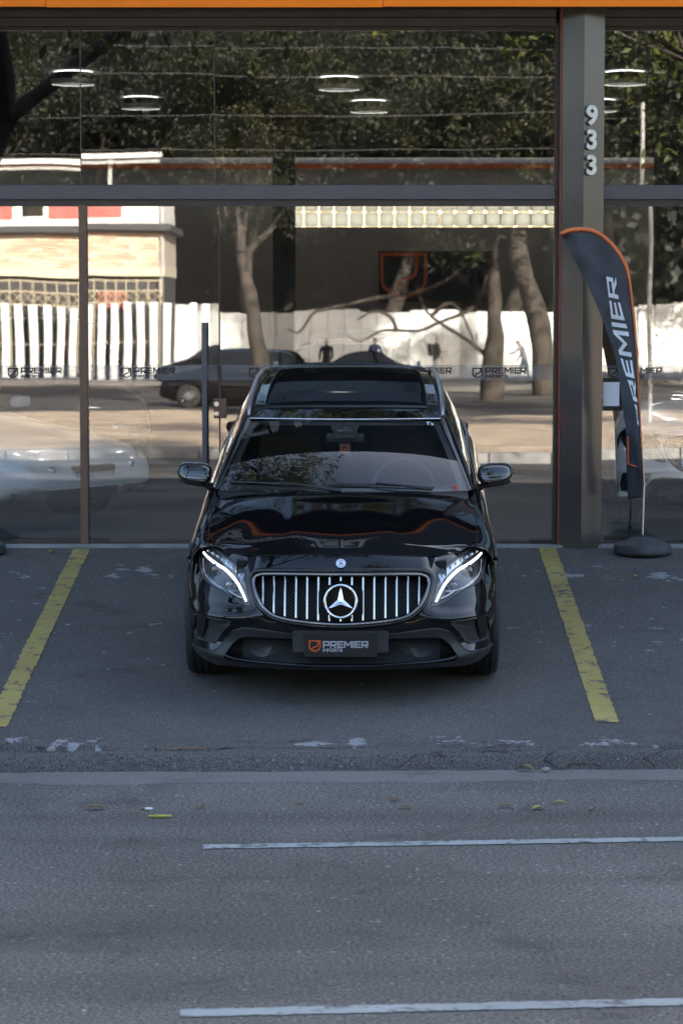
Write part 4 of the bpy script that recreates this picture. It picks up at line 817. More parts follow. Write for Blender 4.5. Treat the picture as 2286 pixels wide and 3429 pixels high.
    for (u0,v0,u1,v1,uc) in ((-.95,.085,-.03,.035,-.02),(-.12,.085,.72,.035,.70)):
        wp=thing2('wiper',car); f=lambda u,v,d:tuple(np.array(wsc(u,v))+[0,-d*.5,d]); q=MB(); q.tube([f(u0+(u1-u0)*t,v0+(v1-v0)*t+.02*math.sin(math.pi*t),.010) for t in np.linspace(0,1,12)],.006,6); q.build('wiper_blade','plastic_black',wp,60)
        q=MB(); q.tube([f(u0*.55+u1*.45,(v0+v1)/2+.02,.022),f(u0*.3+u1*.7,.045,.024),f(uc,.005,.018)],[.005,.007,.011],6); q.build('wiper_arm','plastic_black',wp,60)
    da=MB(); V,Fc=gridf(31,9,lambda a,b:((2*a-1)*.70,1.22+.22*(2*a-1)**2+b*.42,.965+.02*math.sin(b*3)-.12*max(0,b-.7)-.01*(2*a-1)**2)); da.add(V,Fc); da.box(-.70,.70,1.66,1.70,.5,.93); da.build('dashboard','dash',car,50)
    for sx in (-.36,.36):
        se=thing2('seat',car); q=MB(); q.bev(-.25,.25,2.10,2.58,.42,.58,.05); q.build('seat_cushion','seat',se,50,(sx,0,0)); q=MB(); V,Fc=gridf(13,13,lambda a,b:((2*a-1)*.245*(1-.25*b**2),2.52+.22*b+.06*(2*a-1)**2*-1,.52+.62*b)); q.add(V,Fc); q.bev(-.22,.22,2.58,2.62,.52,1.0,.02); q.build('seat_back','seat',se,50,(sx,0,0)); q=MB(); q.bev(-.13,.13,2.70,2.80,1.12,1.28,.04); q.build('headrest','seat',se,50,(sx,0,0))
    sw=MB(); pts=[]; 
    for k in range(36):
        a=2*math.pi*k/36; pts.append((.36+.185*math.cos(a),1.82+.075*math.sin(a)*1.0,.93+.165*math.sin(a)))
    sw.tube(pts,.014,8,closed=True); sw.tube([(.20,1.82,.93),(.36,1.86,.92),(.52,1.82,.93)],.02,8); sw.tube([(.36,1.86,.92),(.36,1.70,.82)],.04,10); sw.build('steering_wheel','plastic',car,60)
    rm=thing2('rear_view_mirror',car); q=MB(); q.bev(-.115,.115,1.800,1.83,1.212,1.268,.012); q.build('mirror_body','plastic',rm,40); q=MB(); q.bev(-.055,.055,1.70,1.83,1.245,1.31,.02); q.build('camera_pod','plastic_black',rm,40)
    cd=thing2('hang_tag',car); q=MB(); q.box(-.036,.036,1.795,1.797,1.135,1.210); q.build('tag_card','plate_card',cd); q=MB(); shield(q,.050,lambda a,b_,d:(-.025+a,1.794-d,1.147+b_),0,.001,.10); q.build('tag_emblem','orange_print',cd)
    def wst(u,v,fn_,name,mat,S):
        p0=np.array(wsc(u,v)); du=(np.array(wsc(u+.01,v))-p0); du/=np.linalg.norm(du); dv=(np.array(wsc(u,v+.01))-p0); dv/=np.linalg.norm(dv); nn=np.cross(du,dv); q=MB(); fn_(q,lambda a,b_,d:tuple(p0+du*a+dv*b_+nn*(d+.003))); q.build(name,mat,ws)
    def esti(q,mp):
        q.strip([(0,0),(0,.035),(.02,.035)],.006,0,.001,mp); q.strip([(.018,.020),(.034,.020)],.005,0,.001,mp); q.strip([(.018,.010),(.034,.010)],.005,0,.001,mp); q.strip([(.018,0),(.034,0)],.005,0,.001,mp)
    wst(.86,.90,esti,'sticker','letter_white',1); wst(.88,.02,lambda q,mp:shield(q,.034,mp,0,.001,.12),'sticker','red_print',1)
    wst(-.012,.85,lambda q,mp:q.strip([(0,0),(.012,.012),(.02,0),(.03,.012)],.007,0,.001,mp),'sticker','letter_grey',1)
    # wing kink shoulders stay part of the body
    return car
def thing2(name,parent):
    o=bpy.data.objects.new(name,None); COL.objects.link(o); o.parent=parent; o.empty_display_size=.05; return o
MT['projlens']=pbr('projector_glass',(.10,.085,.07),.04,.3,coat=1); MT['mirror_cap']=pbr('mirror_cap_black',(.006,.006,.007),.06,coat=1); MT['plate_card']=pbr('tag_card',(.03,.03,.032),.6)
car=build_car('black crossover car parked nose-out in the centre bay with chrome slatted grille')
CQ=Quaternion((1,0,0),R(5.5))@Quaternion((0,0,1),R(-.85))
CY=13.86; car.location=(-.005,CY,rampz(CY)); car.rotation_mode='QUATERNION'; car.rotation_quaternion=CQ
# white hatchback on display behind the right-hand glass
sw={'black_car_paint':MT['paint_white'],'mirror_cap_black':MT['paint_white'],'daytime_light':MT['lamp_grey']}
wc=copy_tree(car,None,sw); wc.name='display_car'; wc['label']='white hatchback on display inside, behind the feather flag at right'; wc.location=(3.0,19.75,0); wc.rotation_quaternion=Quaternion((0,0,1),R(-4))
def prune(root,names):
    for ch in list(root.children):
        if ch.name.split('.')[0] in names:
            for g in list(ch.children):
                for h_ in list(g.children): bpy.data.objects.remove(h_)
                bpy.data.objects.remove(g)
            bpy.data.objects.remove(ch)
prune(wc,('number_plate','hang_tag'))
# ================================================================== simple cars (showroom coupe, street traffic)
def simple_car(name,label,paint,prof,L,W,loc,rz,group=None,wheel_r=.32,intake=False,cat='car'):
    """prof: list of (s, z_belt_or_hood, z_roof) ; body loft + glasshouse loft"""
    r=thing(name,label,cat,loc,rz,group); V=[]; st=cr([(s,zb,zr) for s,zb,zr in prof],6); nseg=len(st); K=12
    def sec(s,zb): 
        f=min(1,min(s/.55,(L-s)/.5)+.001); w_=W/2*(.72+.28*math.sqrt(max(0,1-(1-min(1,f))**2))); zl=.20+.10*(1-min(1,f*1.5)); o=[]
        for x,k in ((0,1),(.35,1),(.62,.985),(.80,.95),(.92,.87),(.985,.72),(1,.52),(.985,.28),(.95,.08),(.85,0)): o.append((x*w_,s,zl+(zb-zl)*k))
        return o
    R_=[sec(s,zb) for s,zb,zr in st]; n=len(R_[0]); V=[]; Fc=[]
    for o in R_: V+=[(-x,y,z) for x,y,z in o[::-1]]+o[1:]
    m=2*n-1; ax=(.19*L,.80*L)
    for i in range(nseg-1):
        for j in range(m-1):
            c=np.mean([V[i*m+j],V[(i+1)*m+j+1]],0)
            if abs(c[0])>.38*W and any((c[1]-a)**2+(c[2]-wheel_r)**2<(wheel_r+.05)**2 for a in ax): continue
            Fc.append((i*m+j,i*m+j+1,(i+1)*m+j+1,(i+1)*m+j))
    Fc+=[tuple(range(m-1,-1,-1)),tuple((nseg-1)*m+j for j in range(m))]; obj('body',V,Fc,paint,r,50)
    gh=[(s,zb,zr) for s,zb,zr in st if zr>zb+.005]; V=[]; 
    for s,zb,zr in gh:
        k=(zr-zb); a=W/2*.84; t_=W/2*(.84-.26*min(1,k/.45)); V+=[(-a,s,zb-.03),(-t_,s,zb+k*.93),(-t_*.7,s,zr),(t_*.7,s,zr),(t_,s,zb+k*.93),(a,s,zb-.03)]
    g=len(gh); obj('windows',V,[(i*6+k,i*6+k+1,(i+1)*6+k+1,(i+1)*6+k) for i in range(g-1) for k in (0,1,3,4)]+[(0,1,2,3,4,5)],'side_glass',r,40)
    obj('roof',[(x,y,z+.004) for x,y,z in V],[(i*6+2,i*6+3,(i+1)*6+3,(i+1)*6+2) for i in range(g-1)],paint,r,60)
    for a in ax:
        for sg in (-1,1):
            MB().lathe([(-.1,wheel_r*.66),(-.11,wheel_r*.85),(-.09,wheel_r),(.09,wheel_r),(.11,wheel_r*.85),(.1,wheel_r*.66)],40,'x').build('tyre','tyre',r,50,(sg*(W/2-.12),a,wheel_r))
            q=MB(); q.lathe([(-.09,wheel_r*.67),(.08,wheel_r*.67),(.09,wheel_r*.62),(.05,wheel_r*.6)],40,'x')
            for k in range(10):
                an=2*math.pi*k/10; ca,sa=math.cos(an),math.sin(an); T_=lambda x,t,rr:(x,rr*ca-t*sa,rr*sa+t*ca); q.add([T_(.08,-.02,.03),T_(.08,.02,.03),T_(.07,.014,wheel_r*.62),T_(.07,-.014,wheel_r*.62),T_(.05,-.02,.03),T_(.05,.02,.03),T_(.04,.014,wheel_r*.62),T_(.04,-.014,wheel_r*.62)],[(0,1,2,3),(4,7,6,5),(0,4,5,1),(1,5,6,2),(2,6,7,3),(3,7,4,0)])
            q.lathe([(.085,0),(.085,.04),(.04,.05)],20,'x'); o=q.build('rim','alu',r,40,(sg*(W/2-.12),a,wheel_r)); o.rotation_euler=(0,0,0 if sg>0 else math.pi)
            MB().lathe([(-.05,0),(-.05,wheel_r+.045),(.09,wheel_r+.045)],24,'x').build('wheel_well','void',r,40,(sg*(W/2-.16),a,wheel_r)).rotation_euler=(0,0,0 if sg>0 else math.pi)
    zf=st[3][1]
    for sg in (-1,1):
        q=MB(); q.bev(-.17,.17,-.03,.05,-.045,.045,.02); o=q.build('headlight','lamp_grey',r,40,(sg*W*.335,.10,zf*.86)); o.rotation_euler=(0,0,R(24*sg))
        q=MB(); q.bev(-.15,.15,-.04,.03,-.05,.05,.02); o=q.build('tail_light','red_lamp',r,40,(sg*W*.32,L-.07,prof[-2][1]*.85)); o.rotation_euler=(0,0,R(-18*sg))
        q=MB(); q.bev(-.09,.09,-.06,.05,-.05,.05,.03); q.build('door_mirror',paint,r,40,(sg*(W/2+.04),L*.36,prof[len(prof)//2][1]*.98+.03))
        if intake:
            q=MB(); q.poly([(-.16,.05),(-.13,.20),(.13,.24),(.17,.20),(.16,.06),(.10,.0),(-.12,.0)],-.02,.03,lambda a,b,d:(a*sg,-d,b)); o=q.build('side_intake','plastic_black',r,None,(sg*W*.36,.13,.22)); o.rotation_euler=(0,0,R(26*sg))
    q=MB(); q.bev(-.28,.28,-.02,.05,-.06,.06,.02); q.build('grille','plastic_black',r,40,(0,.02,.42)); q=MB(); q.box(-W*.36,W*.36,.3,L-.3,.17,.4); q.build('underbody','void',r)
    return r
coupe=[(0,.42,.42),(.15,.60,.60),(.6,.72,.72),(1.2,.84,.84),(1.55,.90,.92),(2.0,.93,1.12),(2.5,.93,1.22),(3.0,.93,1.22),(3.5,.95,1.10),(4.0,.95,.97),(4.35,.88,.88),(4.45,.5,.5)]
simple_car('display_coupe','low white sports coupe on display inside at the left','paint_white',coupe,4.45,1.94,(-2.0,20.8,0),R(58),None,.345,True)
sedan=[(0,.45,.45),(.15,.68,.68),(.6,.84,.84),(1.15,.96,.96),(1.3,.98,1.02),(1.9,.98,1.36),(2.5,.98,1.46),(3.1,.98,1.42),(3.7,1.0,1.14),(4.0,1.0,1.02),(4.35,.95,.95),(4.45,.5,.5)]
suv=[(0,.5,.5),(.12,.82,.82),(.6,1.0,1.0),(1.1,1.08,1.08),(1.25,1.10,1.15),(1.75,1.12,1.60),(2.4,1.12,1.72),(3.2,1.12,1.72),(3.9,1.14,1.62),(4.25,1.12,1.16),(4.4,1.0,1.0),(4.5,.55,.55)]
SZ=-.64
MT['paint_blue']=pbr('dark_blue_paint',(.02,.025,.05),.2,coat=1); MT['paint_silver']=pbr('silver_paint',(.5,.5,.5),.25,.6,coat=1)
simple_car('display_suv','black suv on display deep inside, left of the parked car roof','paint',suv,4.5,1.85,(-2.75,25.6,0),R(12))
simple_car('display_sedan','black sedan on display deep inside, behind the parked car roof','paint',sedan,4.45,1.78,(-.15,26.2,0),R(-6))
simple_car('street_car','dark suv on the far carriageway, seen only mirrored in the glass','paint',suv,4.5,1.85,(-5.0,-31,SZ),R(-82),'traffic mirrored in the showroom glass')
simple_car('street_car','dark blue sedan parked by the white wall, seen only mirrored in the glass','paint_blue',sedan,4.45,1.78,(-1.7,-50,SZ),R(-90),'traffic mirrored in the showroom glass')
simple_car('street_car','black sedan at the end of the mirrored kerb row','paint',sedan,4.45,1.78,(-6.9,-52,SZ),R(-90),'traffic mirrored in the showroom glass')
# ================================================================== far side of the street (seen mirrored in the glass)
mb=MB(); mb.box(-80,80,-24,-5.02,-1,-.50); mb.struct('median','earth')
k=0; kb=None
for i in range(-30,31):
    if kb is None: kb=MB().bev(-.49,.49,-.15,.15,-.20,.0,.015).build('kerb_stone','concrete',None,40,(i,-4.86,-.475)); kb['kind']='structure'
    else: c=again(kb,None,(i,-4.86,-.475+.006*MN.noise((i*3.3,0,0)))); c['kind']='structure'
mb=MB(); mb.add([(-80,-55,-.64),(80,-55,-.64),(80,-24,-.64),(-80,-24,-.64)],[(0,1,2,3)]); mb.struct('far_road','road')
mb=MB(); mb.box(-80,80,-72,-55,-1,-.50); mb.struct('far_pavement','gutter')
# white sheet wall with ribs and weathered panels
wl=thing('sheet_wall','tall white corrugated sheet wall across the street, mirrored in the glass','wall',(0,-70,-.5)); random.seed(3)
wp=MB().box(-.34,.34,-.03,.03,0,2.75).build('panel','white_sheet',wl,None,(-26,0,0)); wq=MB().box(-.34,.34,-.02,.02,0,2.70).build('panel','grey_sheet',wl,None,(-25.3,0,0))
for i in range(2,80):
    x=-26+.7*i; 
    if random.random()<(.72 if x>-5 else .5): again(wp,wl,(x,random.uniform(-.03,.03),random.uniform(-.05,.06)))
    else: again(wq,wl,(x,random.uniform(-.06,.0),random.uniform(-.05,.05)))
gm=MB(); 
for i in range(11):
    x=random.uniform(-4,17); z=random.uniform(.5,2.0); P=[(x+.5*math.sin(k*1.1+i)+.22*k*.5,z+.35*math.cos(k*1.7+i*2)) for k in range(7)]
    gm.strip([tuple(p) for p in cr(P,4)],.035,0,.004,lambda a,b,d:(a,.075+.001*i+d,b))
gm.build('painted_scrawl','grey_sheet',wl)
sl=MB().box(-.14,.14,-.02,.02,0,2.75).build('panel','white_sheet',wl,None,(-22.4,10.9,0))
for i in range(34):
    x=-22+.50*i; again(sl,wl,(x,10.9+random.uniform(-.05,.05),random.uniform(-.08,.05)))
# brick building
bb=thing('brick_house','sunlit pale brick building with red upper storey, mirrored at left in the glass','building',(-7.2,-60,-.5))
def bpart(name,mat,*bx,parent=None):
    q=MB(); [q.box(*b_) for b_ in bx]; return q.build(name,mat,parent or bb)
bpart('ground_wall','wall_dark',(-22,0,-6,-.3,0,3.8)); bk=bpart('brick_wall','mortar',(-22,0,-6,0,4.15,5.5)); bpart('lintel','lintel',(-22,.03,-6,.06,3.78,4.148)); bpart('ledge','wall_dark',(-22.3,.3,-6,.55,5.502,5.74)); bpart('upper_wall','stucco_white',(-22,0,-6,.02,5.745,7.15)); bpart('eave_beam','stucco_white',(-22,.1,-3,-2.6,8.5,8.68)); bpart('eave_beam','post_paint',(-22,.05,-2.6,-2.3,8.25,8.36)); bpart('eave_post','post_paint',(-2.0,-1.85,-2.9,-2.7,7.152,8.5)); bpart('gutter_pipe','post_paint',(-.12,-.04,.06,.14,3.0,7.1))
for x in (-2.6,-6.2,-9.8,-13.4): bpart('red_panel','stucco_red',(x-1.1,x+1.1,.021,.05,6.0,7.1)); w_=bpart('window','side_glass',(x-2.1,x-1.3,.0,.04,6.1,7.0))
bs=[MB().bev(-.235,.235,-.03,.03,-.062,.062,.008).build('brick',mm_,bk,None,(-.26,.01,4.24)) for mm_ in ('brick_a','brick_b','brick_c')]; random.seed(8); cnt=0
for j in range(9):
    for i in range(30):
        x=-.26-.49*i-(.245 if j%2 else 0); z=4.24+.14*j
        if cnt>2: again(random.choice(bs),bk,(x,.01+random.uniform(-.004,.008),z))
        else: bs[cnt].location=(x,.01,z)
        cnt+=1
# iron gate in front of the open ground floor
ig=thing('iron_fence','tan iron bar fence in front of the brick building, mirrored in the glass','fence',(-7.2,-59.4,-.5))
for z in (1.3,2.75,3.2,3.6): MB().box(-21.9,0,-.02,.02,z-.03,z+.03).build('rail','iron',ig)
ib=MB().box(-.025,.025,-.018,.018,.1,3.65).build('bar','iron',ig,None,(-.1,0,0))
for i in range(1,50): again(ib,ig,(-.1-.42*i,0,0))
q=MB()
for i in range(60): q.tube([(-.36*i,.0,2.8),(-.36*i-.36,0,3.17)],.02,4); q.tube([(-.36*i-.36,.022,2.8),(-.36*i,.022,3.17)],.02,4)
q.build('lattice','iron',ig)
for i,x in enumerate((-9.0,-13.5,-17.5)): MB().bev(-.6,.6,-.3,.3,0,.7,.05).build('crate',('stucco_red','navy','stucco_red')[i],bb,None,(x+7,-.25,2.5))
# trees ---------------------------------------------------------------
def tree_data(seed,h,crown,nl,lsz,lean=(0,0),trunk_r=.35,fork=.42,mat='leaf'):
    rnd=random.Random(seed); tb=MB(); tips=[]
    def limb(p,d,L,r,dep):
        pts=[p]; rr=[r]; q=Vector(p); dd=Vector(d).normalized(); n=8
        for i in range(n):
            dd=(dd+Vector((rnd.uniform(-.17,.17),rnd.uniform(-.17,.17),rnd.uniform(-.05,.10)))).normalized(); q=q+dd*L/n; pts.append(q.copy()); rr.append(r*(1-.55*(i+1)/n)*rnd.uniform(.86,1.14))
            if dep>0 and i>=4: tips.append(q.copy())
        tb.tube(pts,rr,7 if dep>1 else 9,cap=False)
        if dep<3:
            for k in range(rnd.choice((2,3,3))):
                a=rnd.uniform(0,6.28); nd=(dd*1.0+Vector((math.cos(a)*.75,math.sin(a)*.75,rnd.uniform(-.05,.45)))).normalized(); limb(q,nd,L*rnd.uniform(.58,.78),rr[-1]*.8,dep+1)
    limb(Vector((0,0,-.2)),Vector((lean[0],lean[1],1)),h*fork,trunk_r,0)
    V=[];Fc=[]; cl=[]
    for t_ in tips:
        for k in range(3):
            if rnd.random()<.8: cl.append((t_+Vector((rnd.gauss(0,1),rnd.gauss(0,1),rnd.gauss(-.1,.8)))*crown,rnd.uniform(.22,.5)*crown))
    for k in range(nl):
        c0,cs=rnd.choice(cl); c=c0+Vector((rnd.gauss(0,1),rnd.gauss(0,1),rnd.gauss(0,.75)))*cs
        n_=Vector((rnd.gauss(0,1),rnd.gauss(0,1),rnd.gauss(.6,.8))).normalized(); a=n_.orthogonal().normalized(); a=Quaternion(n_,rnd.uniform(0,6.28))@a; b=n_.cross(a); s_=lsz*rnd.uniform(.5,1.4); i=len(V)
        V+=[c-a*s_,c+b*s_*.42+n_*s_*.08,c+a*s_,c-b*s_*.42+n_*s_*.08]; Fc.append((i,i+1,i+2,i+3))
    return tb,V,Fc,mat
TD={}
def plant(name,label,key,args,loc,rz,sc_=1,group=None):
    r=thing(name,label,'tree',loc,rz,group); r.scale=(sc_,)*3
    if key not in TD:
        tb,V,Fc,mat=tree_data(*args); a=tb.build('trunk','bark',r,60); c=obj('crown',V,Fc,mat,r); TD[key]=(a,c)
    else:
        again(TD[key][0],r,name='trunk'); again(TD[key][1],r,name='crown')
    return r
G_='trees across the street, mirrored in the glass'
A1=(11,14,1.0,42000,.115,(.0,.1),.42,.36,'leaf2'); A2=(23,16,1.1,42000,.115,(-.24,0),.5,.40,'leaf'); A4=(61,13,.95,70000,.062,(.10,.10),.34,.38,'leaf'); A3=(37,13,.95,38000,.105,(.15,.05),.38,.33,'leaf')
plant('street_tree','big leaning tree at the mirrored right side of the glass','a2',A2,(6.9,-47,-.5),R(20),1.0,G_)
slim=plant('street_tree','slim tree with drooping limbs near the mirrored men','a3',A3,(4.9,-44,-.5),2.0,1.0,G_)
for i,(x,y,k_,s_,lb) in enumerate(((-14,-66,'a1',1.1,'dark tree behind the brick building'),(-9,-76,'a1',1.25,'tall tree over the brick building roof'),(-3.5,-74,'a1',1.15,'dark tree behind the left end of the sheet wall'),(2,-76,'a1',1.3,'dark tree behind the middle of the sheet wall'),(7,-75,'a1',1.2,'dark tree behind the right part of the sheet wall'),(12,-73,'a2',1.1,'tree behind the right end of the sheet wall'),(17,-66,'a3',1.2,'tree at the far right beyond the sheet wall'),(-18,-78,'a1',1.25,'dark tree at the far left beyond the brick building'),(13.5,-44,'a1',1.0,'dark tree right of the leaning one'),(-13.5,-38,'a2',.9,'tree in front of the brick building'),(-9.4,-17,'a4',.9,'median tree at the left'),(-1.75,-27,'a4',.85,'median tree in the middle'),(9.2,-19,'a4',.85,'median tree at the right'),(-8.6,-8.6,'a4',.72,'nearest median tree at the left'),(9.0,-9.2,'a4',.75,'nearest median tree at the right'))):
    plant('street_tree',lb+', mirrored in the glass',k_,{'a1':A1,'a2':A2,'a3':A3,'a4':A4}[k_],(x,y,-.5),i*1.3,s_,G_)
# low drooping limbs in front of the white wall, part of the slim tree
for k_,P in enumerate(([(5.1,-43.6,.2),(4.5,-43.8,.9),(4.04,-44,1.25),(3.3,-44.2,1.68),(2.8,-44.4,2.15),(2.5,-44.5,2.9)],[(4.9,-44,3.6),(4.5,-44,2.4),(3.98,-44,2.0),(3.3,-44.1,1.72),(2.6,-44.2,1.45),(1.5,-44.4,1.5),(.75,-44.6,1.15),(.3,-44.6,1.3)],[(4.9,-44,4.2),(3.2,-44.3,2.9),(1.2,-44.8,2.5),(-.4,-45,2.15),(-.85,-45,2.0),(-1.2,-45,1.5),(-1.6,-45,1.6)],[(3.0,-44.2,1.9),(3.5,-44,2.3),(3.9,-44,2.1),(4.3,-43.9,1.2)],[(1.9,-44.4,1.45),(1.7,-44.4,1.9),(1.2,-44.5,2.1),(.6,-44.6,1.8)])):
    q_=[Vector(p)-Vector((4.9,-44,-.5)) for p in P]; q_=[Quaternion((0,0,1),-2.0)@p for p in q_]; MB().tube([tuple(p) for p in cr(q_,4)],np.linspace(.075,.03,(len(q_)-1)*4+1),6).build('limb','bark',slim,60)
# wood beyond, on an added slope that blocks the sky from the reflections
hillz=lambda x,y:max(0,(-82-y))*.62+5*MN.noise((x*.02,y*.03,0))
V,Fc=gridf(41,14,lambda a,b:(-160+320*a,-84-80*b,-1+hillz(-160+320*a,-84-80*b)*(b>0))); struct('hill',V,Fc,'leaf2',60)
rnd=random.Random(2); V=[];Fc=[]
for k in range(90000):
    y=-84-70*rnd.random()**1.5; c=Vector((rnd.uniform(-75,75)*(1+(-84-y)/110),y,0)); c.z=hillz(c.x,c.y)-1+rnd.uniform(0,1)**.7*(15 if y>-90 else 7)*(.75+.5*MN.noise((c.x*.22,y*.2,3))); n_=Vector((rnd.gauss(0,1),rnd.gauss(.6,1),rnd.gauss(.4,.8))).normalized(); a=n_.orthogonal().normalized(); a=Quaternion(n_,rnd.uniform(0,6.28))@a; b=n_.cross(a); s_=rnd.uniform(.18,.5)*(1+(-84-y)/60); i=len(V); V+=[c-a*s_,c+b*s_*.6,c+a*s_,c-b*s_*.6]; Fc.append((i,i+1,i+2,i+3))
wd=obj('far_wood',V,Fc,'leaf2'); wd['kind']='stuff'; wd['label']='dense dark wood on the added slope behind the wall across the street'; 
# two trees beside the forecourt whose crowns hang over it
B1=(51,9.0,.6,22000,.07,(.34,.06),.22,.52,'leaf3')
plant('pavement_tree','leafy tree by the road left of the forecourt, mirrored in the windscreen','b1',B1,(-4.85,13.1,-.5),R(-30),1.0,'trees beside the forecourt'); plant('pavement_tree','leafy tree by the road right of the forecourt','b1',B1,(7.4,9.4,-.64),2.6,.9,'trees beside the forecourt')
# overhead wires and a lamp post
for k,(y,z,sl) in enumerate(((-10,6.75,-.004),(-10,5.55,.003),(-10.6,4.95,.004),(-9.5,6.2,-.006),(-9.2,7.5,.004))):
    o=MB().tube([(x,y,z+sl*x+.0006*x*x-.1) for x in np.linspace(-30,30,25)],.006,6).build('overhead_wire','wire'); tag(o,['topmost overhead wire over the median','second overhead wire from below over the median','lowest overhead wire over the median','middle overhead wire over the median','highest thin wire nearest to the road'][k],'wire','overhead wires mirrored in the glass')
o=MB().tube([(0,0,0),(0,0,3.2),(0,0,6.8)],[.05,.045,.04],12).build('utility_post','post_paint',None,60,(6.3,-16,-.5)); tag(o,'white painted utility post on the median, mirrored at right','post')
# people mirrored in the glass ----------------------------------------
def person(label,loc,rz,joints,mats,extra=None):
    """joints: name->(pos,radius); edges fixed; one continuous skinned body"""
    E=[('hip','belly'),('belly','chest'),('chest','neck'),('neck','head'),('head','crown'),('chest','shL'),('shL','elL'),('elL','haL'),('haL','fiL'),('chest','shR'),('shR','elR'),('elR','haR'),('haR','fiR'),('hip','thL'),('thL','knL'),('knL','anL'),('anL','toL'),('hip','thR'),('thR','knR'),('knR','anR'),('anR','toR')]
    nm=list(joints); me=bpy.data.meshes.new('person'); me.from_pydata([joints[n][0] for n in nm],[(nm.index(a),nm.index(b)) for a,b in E],[]); o=bpy.data.objects.new('tmp',me); COL.objects.link(o)
    sk=o.modifiers.new('k','SKIN'); sd=me.skin_vertices[0].data
    for i,n in enumerate(nm): sd[i].radius=joints[n][1]; sd[i].use_root=(n=='hip')
    s2=o.modifiers.new('s','SUBSURF'); s2.levels=2; s2.render_levels=2
    dg=bpy.context.evaluated_depsgraph_get(); m2=bpy.data.meshes.new_from_object(o.evaluated_get(dg)); bpy.data.objects.remove(o)
    for x in mats: m2.materials.append(MT[x])
    hz=joints['hip'][0][2]; nz=joints['neck'][0][2]
    for p in m2.polygons:
        c=p.center; hd=min((Vector(joints[k][0])-c).length for k in ('haL','haR','fiL','fiR'))
        top=c.z>nz+.02; hair=(c-Vector(joints['crown'][0])).length<.115 and c.z>joints['head'][0][2]-.02
        p.material_index=3 if hair else (2 if (top or hd<.09) else (0 if c.z>hz-.02 else 1))
        if not top and hd>=.09 and c.z<.09: p.material_index=4
    m2.shade_smooth(); p=bpy.data.objects.new('person',m2); COL.objects.link(p); p.location=loc; p.rotation_euler=(0,0,rz); tag(p,label,'person','people mirrored in the glass'); return p
def stand(bend=0,step=.12,ar=0):
    b=bend
    return {'hip':((0,0,.95),(.15,.11)),'belly':((0,-.05*b,1.12),(.14,.10)),'chest':((0,-.22*b,1.34),(.17,.11)),'neck':((0,-.30*b,1.50-.03*b),(.055,.055)),'head':((0,-.38*b,1.61-.05*b),(.08,.095)),'crown':((0,-.40*b,1.72-.06*b),(.06,.07)),
     'shL':((-.19,-.23*b,1.42),(.06,.06)),'elL':((-.25,-.12-.1*ar-.25*b,1.14+.1*ar),(.045,.045)),'haL':((-.2,-.28-.2*ar-.25*b,1.0+.35*ar),(.035,.035)),'fiL':((-.18,-.36-.2*ar-.25*b,.97+.4*ar),(.03,.018)),
     'shR':((.19,-.23*b,1.42),(.06,.06)),'elR':((.25,.02-.25*b,1.13),(.045,.045)),'haR':((.24,-.1-.25*b,.90),(.035,.035)),'fiR':((.23,-.13-.25*b,.80),(.03,.018)),
     'thL':((-.1,-.02,.86),(.095,.10)),'knL':((-.11,-step*.7,.48),(.065,.065)),'anL':((-.11,-step,.09),(.045,.05)),'toL':((-.12,-step-.16,.04),(.04,.03)),
     'thR':((.1,.02,.86),(.095,.10)),'knR':((.11,step*.5,.48),(.065,.065)),'anR':((.11,step*1.2,.09),(.045,.05)),'toR':((.12,step*1.2-.16,.04),(.04,.03))}
p1=person('man in black jacket and grey trousers by the kerb, mirrored right of the car roof',(3.7,-58.5,-.5),R(70),stand(.25,.12,.6),('black_cloth','grey_trouser','skin','hair','black_cloth'))
bk_=MB().bev(-.15,.15,.10,.26,1.06,1.46,.05).build('backpack','black_cloth',None,50,(3.7,-58.5,-.5)); bk_.rotation_euler=(0,0,R(70)); tag(bk_,'black backpack on the man in the black jacket','backpack')
person('man in grey shirt and pale jeans leaning forward, mirrored farther right',(6.9,-58,-.5),R(-80),stand(.7,.22,.4),('grey_shirt','denim','skin','hair','black_cloth'))
person('person in a navy top standing between the mirrored cars',(1.35,-56.6,-.5),R(150),stand(.05,.05,.3),('navy','black_cloth','skin','hair','black_cloth'))
person('person in black standing behind the dark blue mirrored sedan',(-.4,-57.5,-.5),R(190),stand(.0,.05,.0),('black_cloth','black_cloth','skin','hair','black_cloth'))
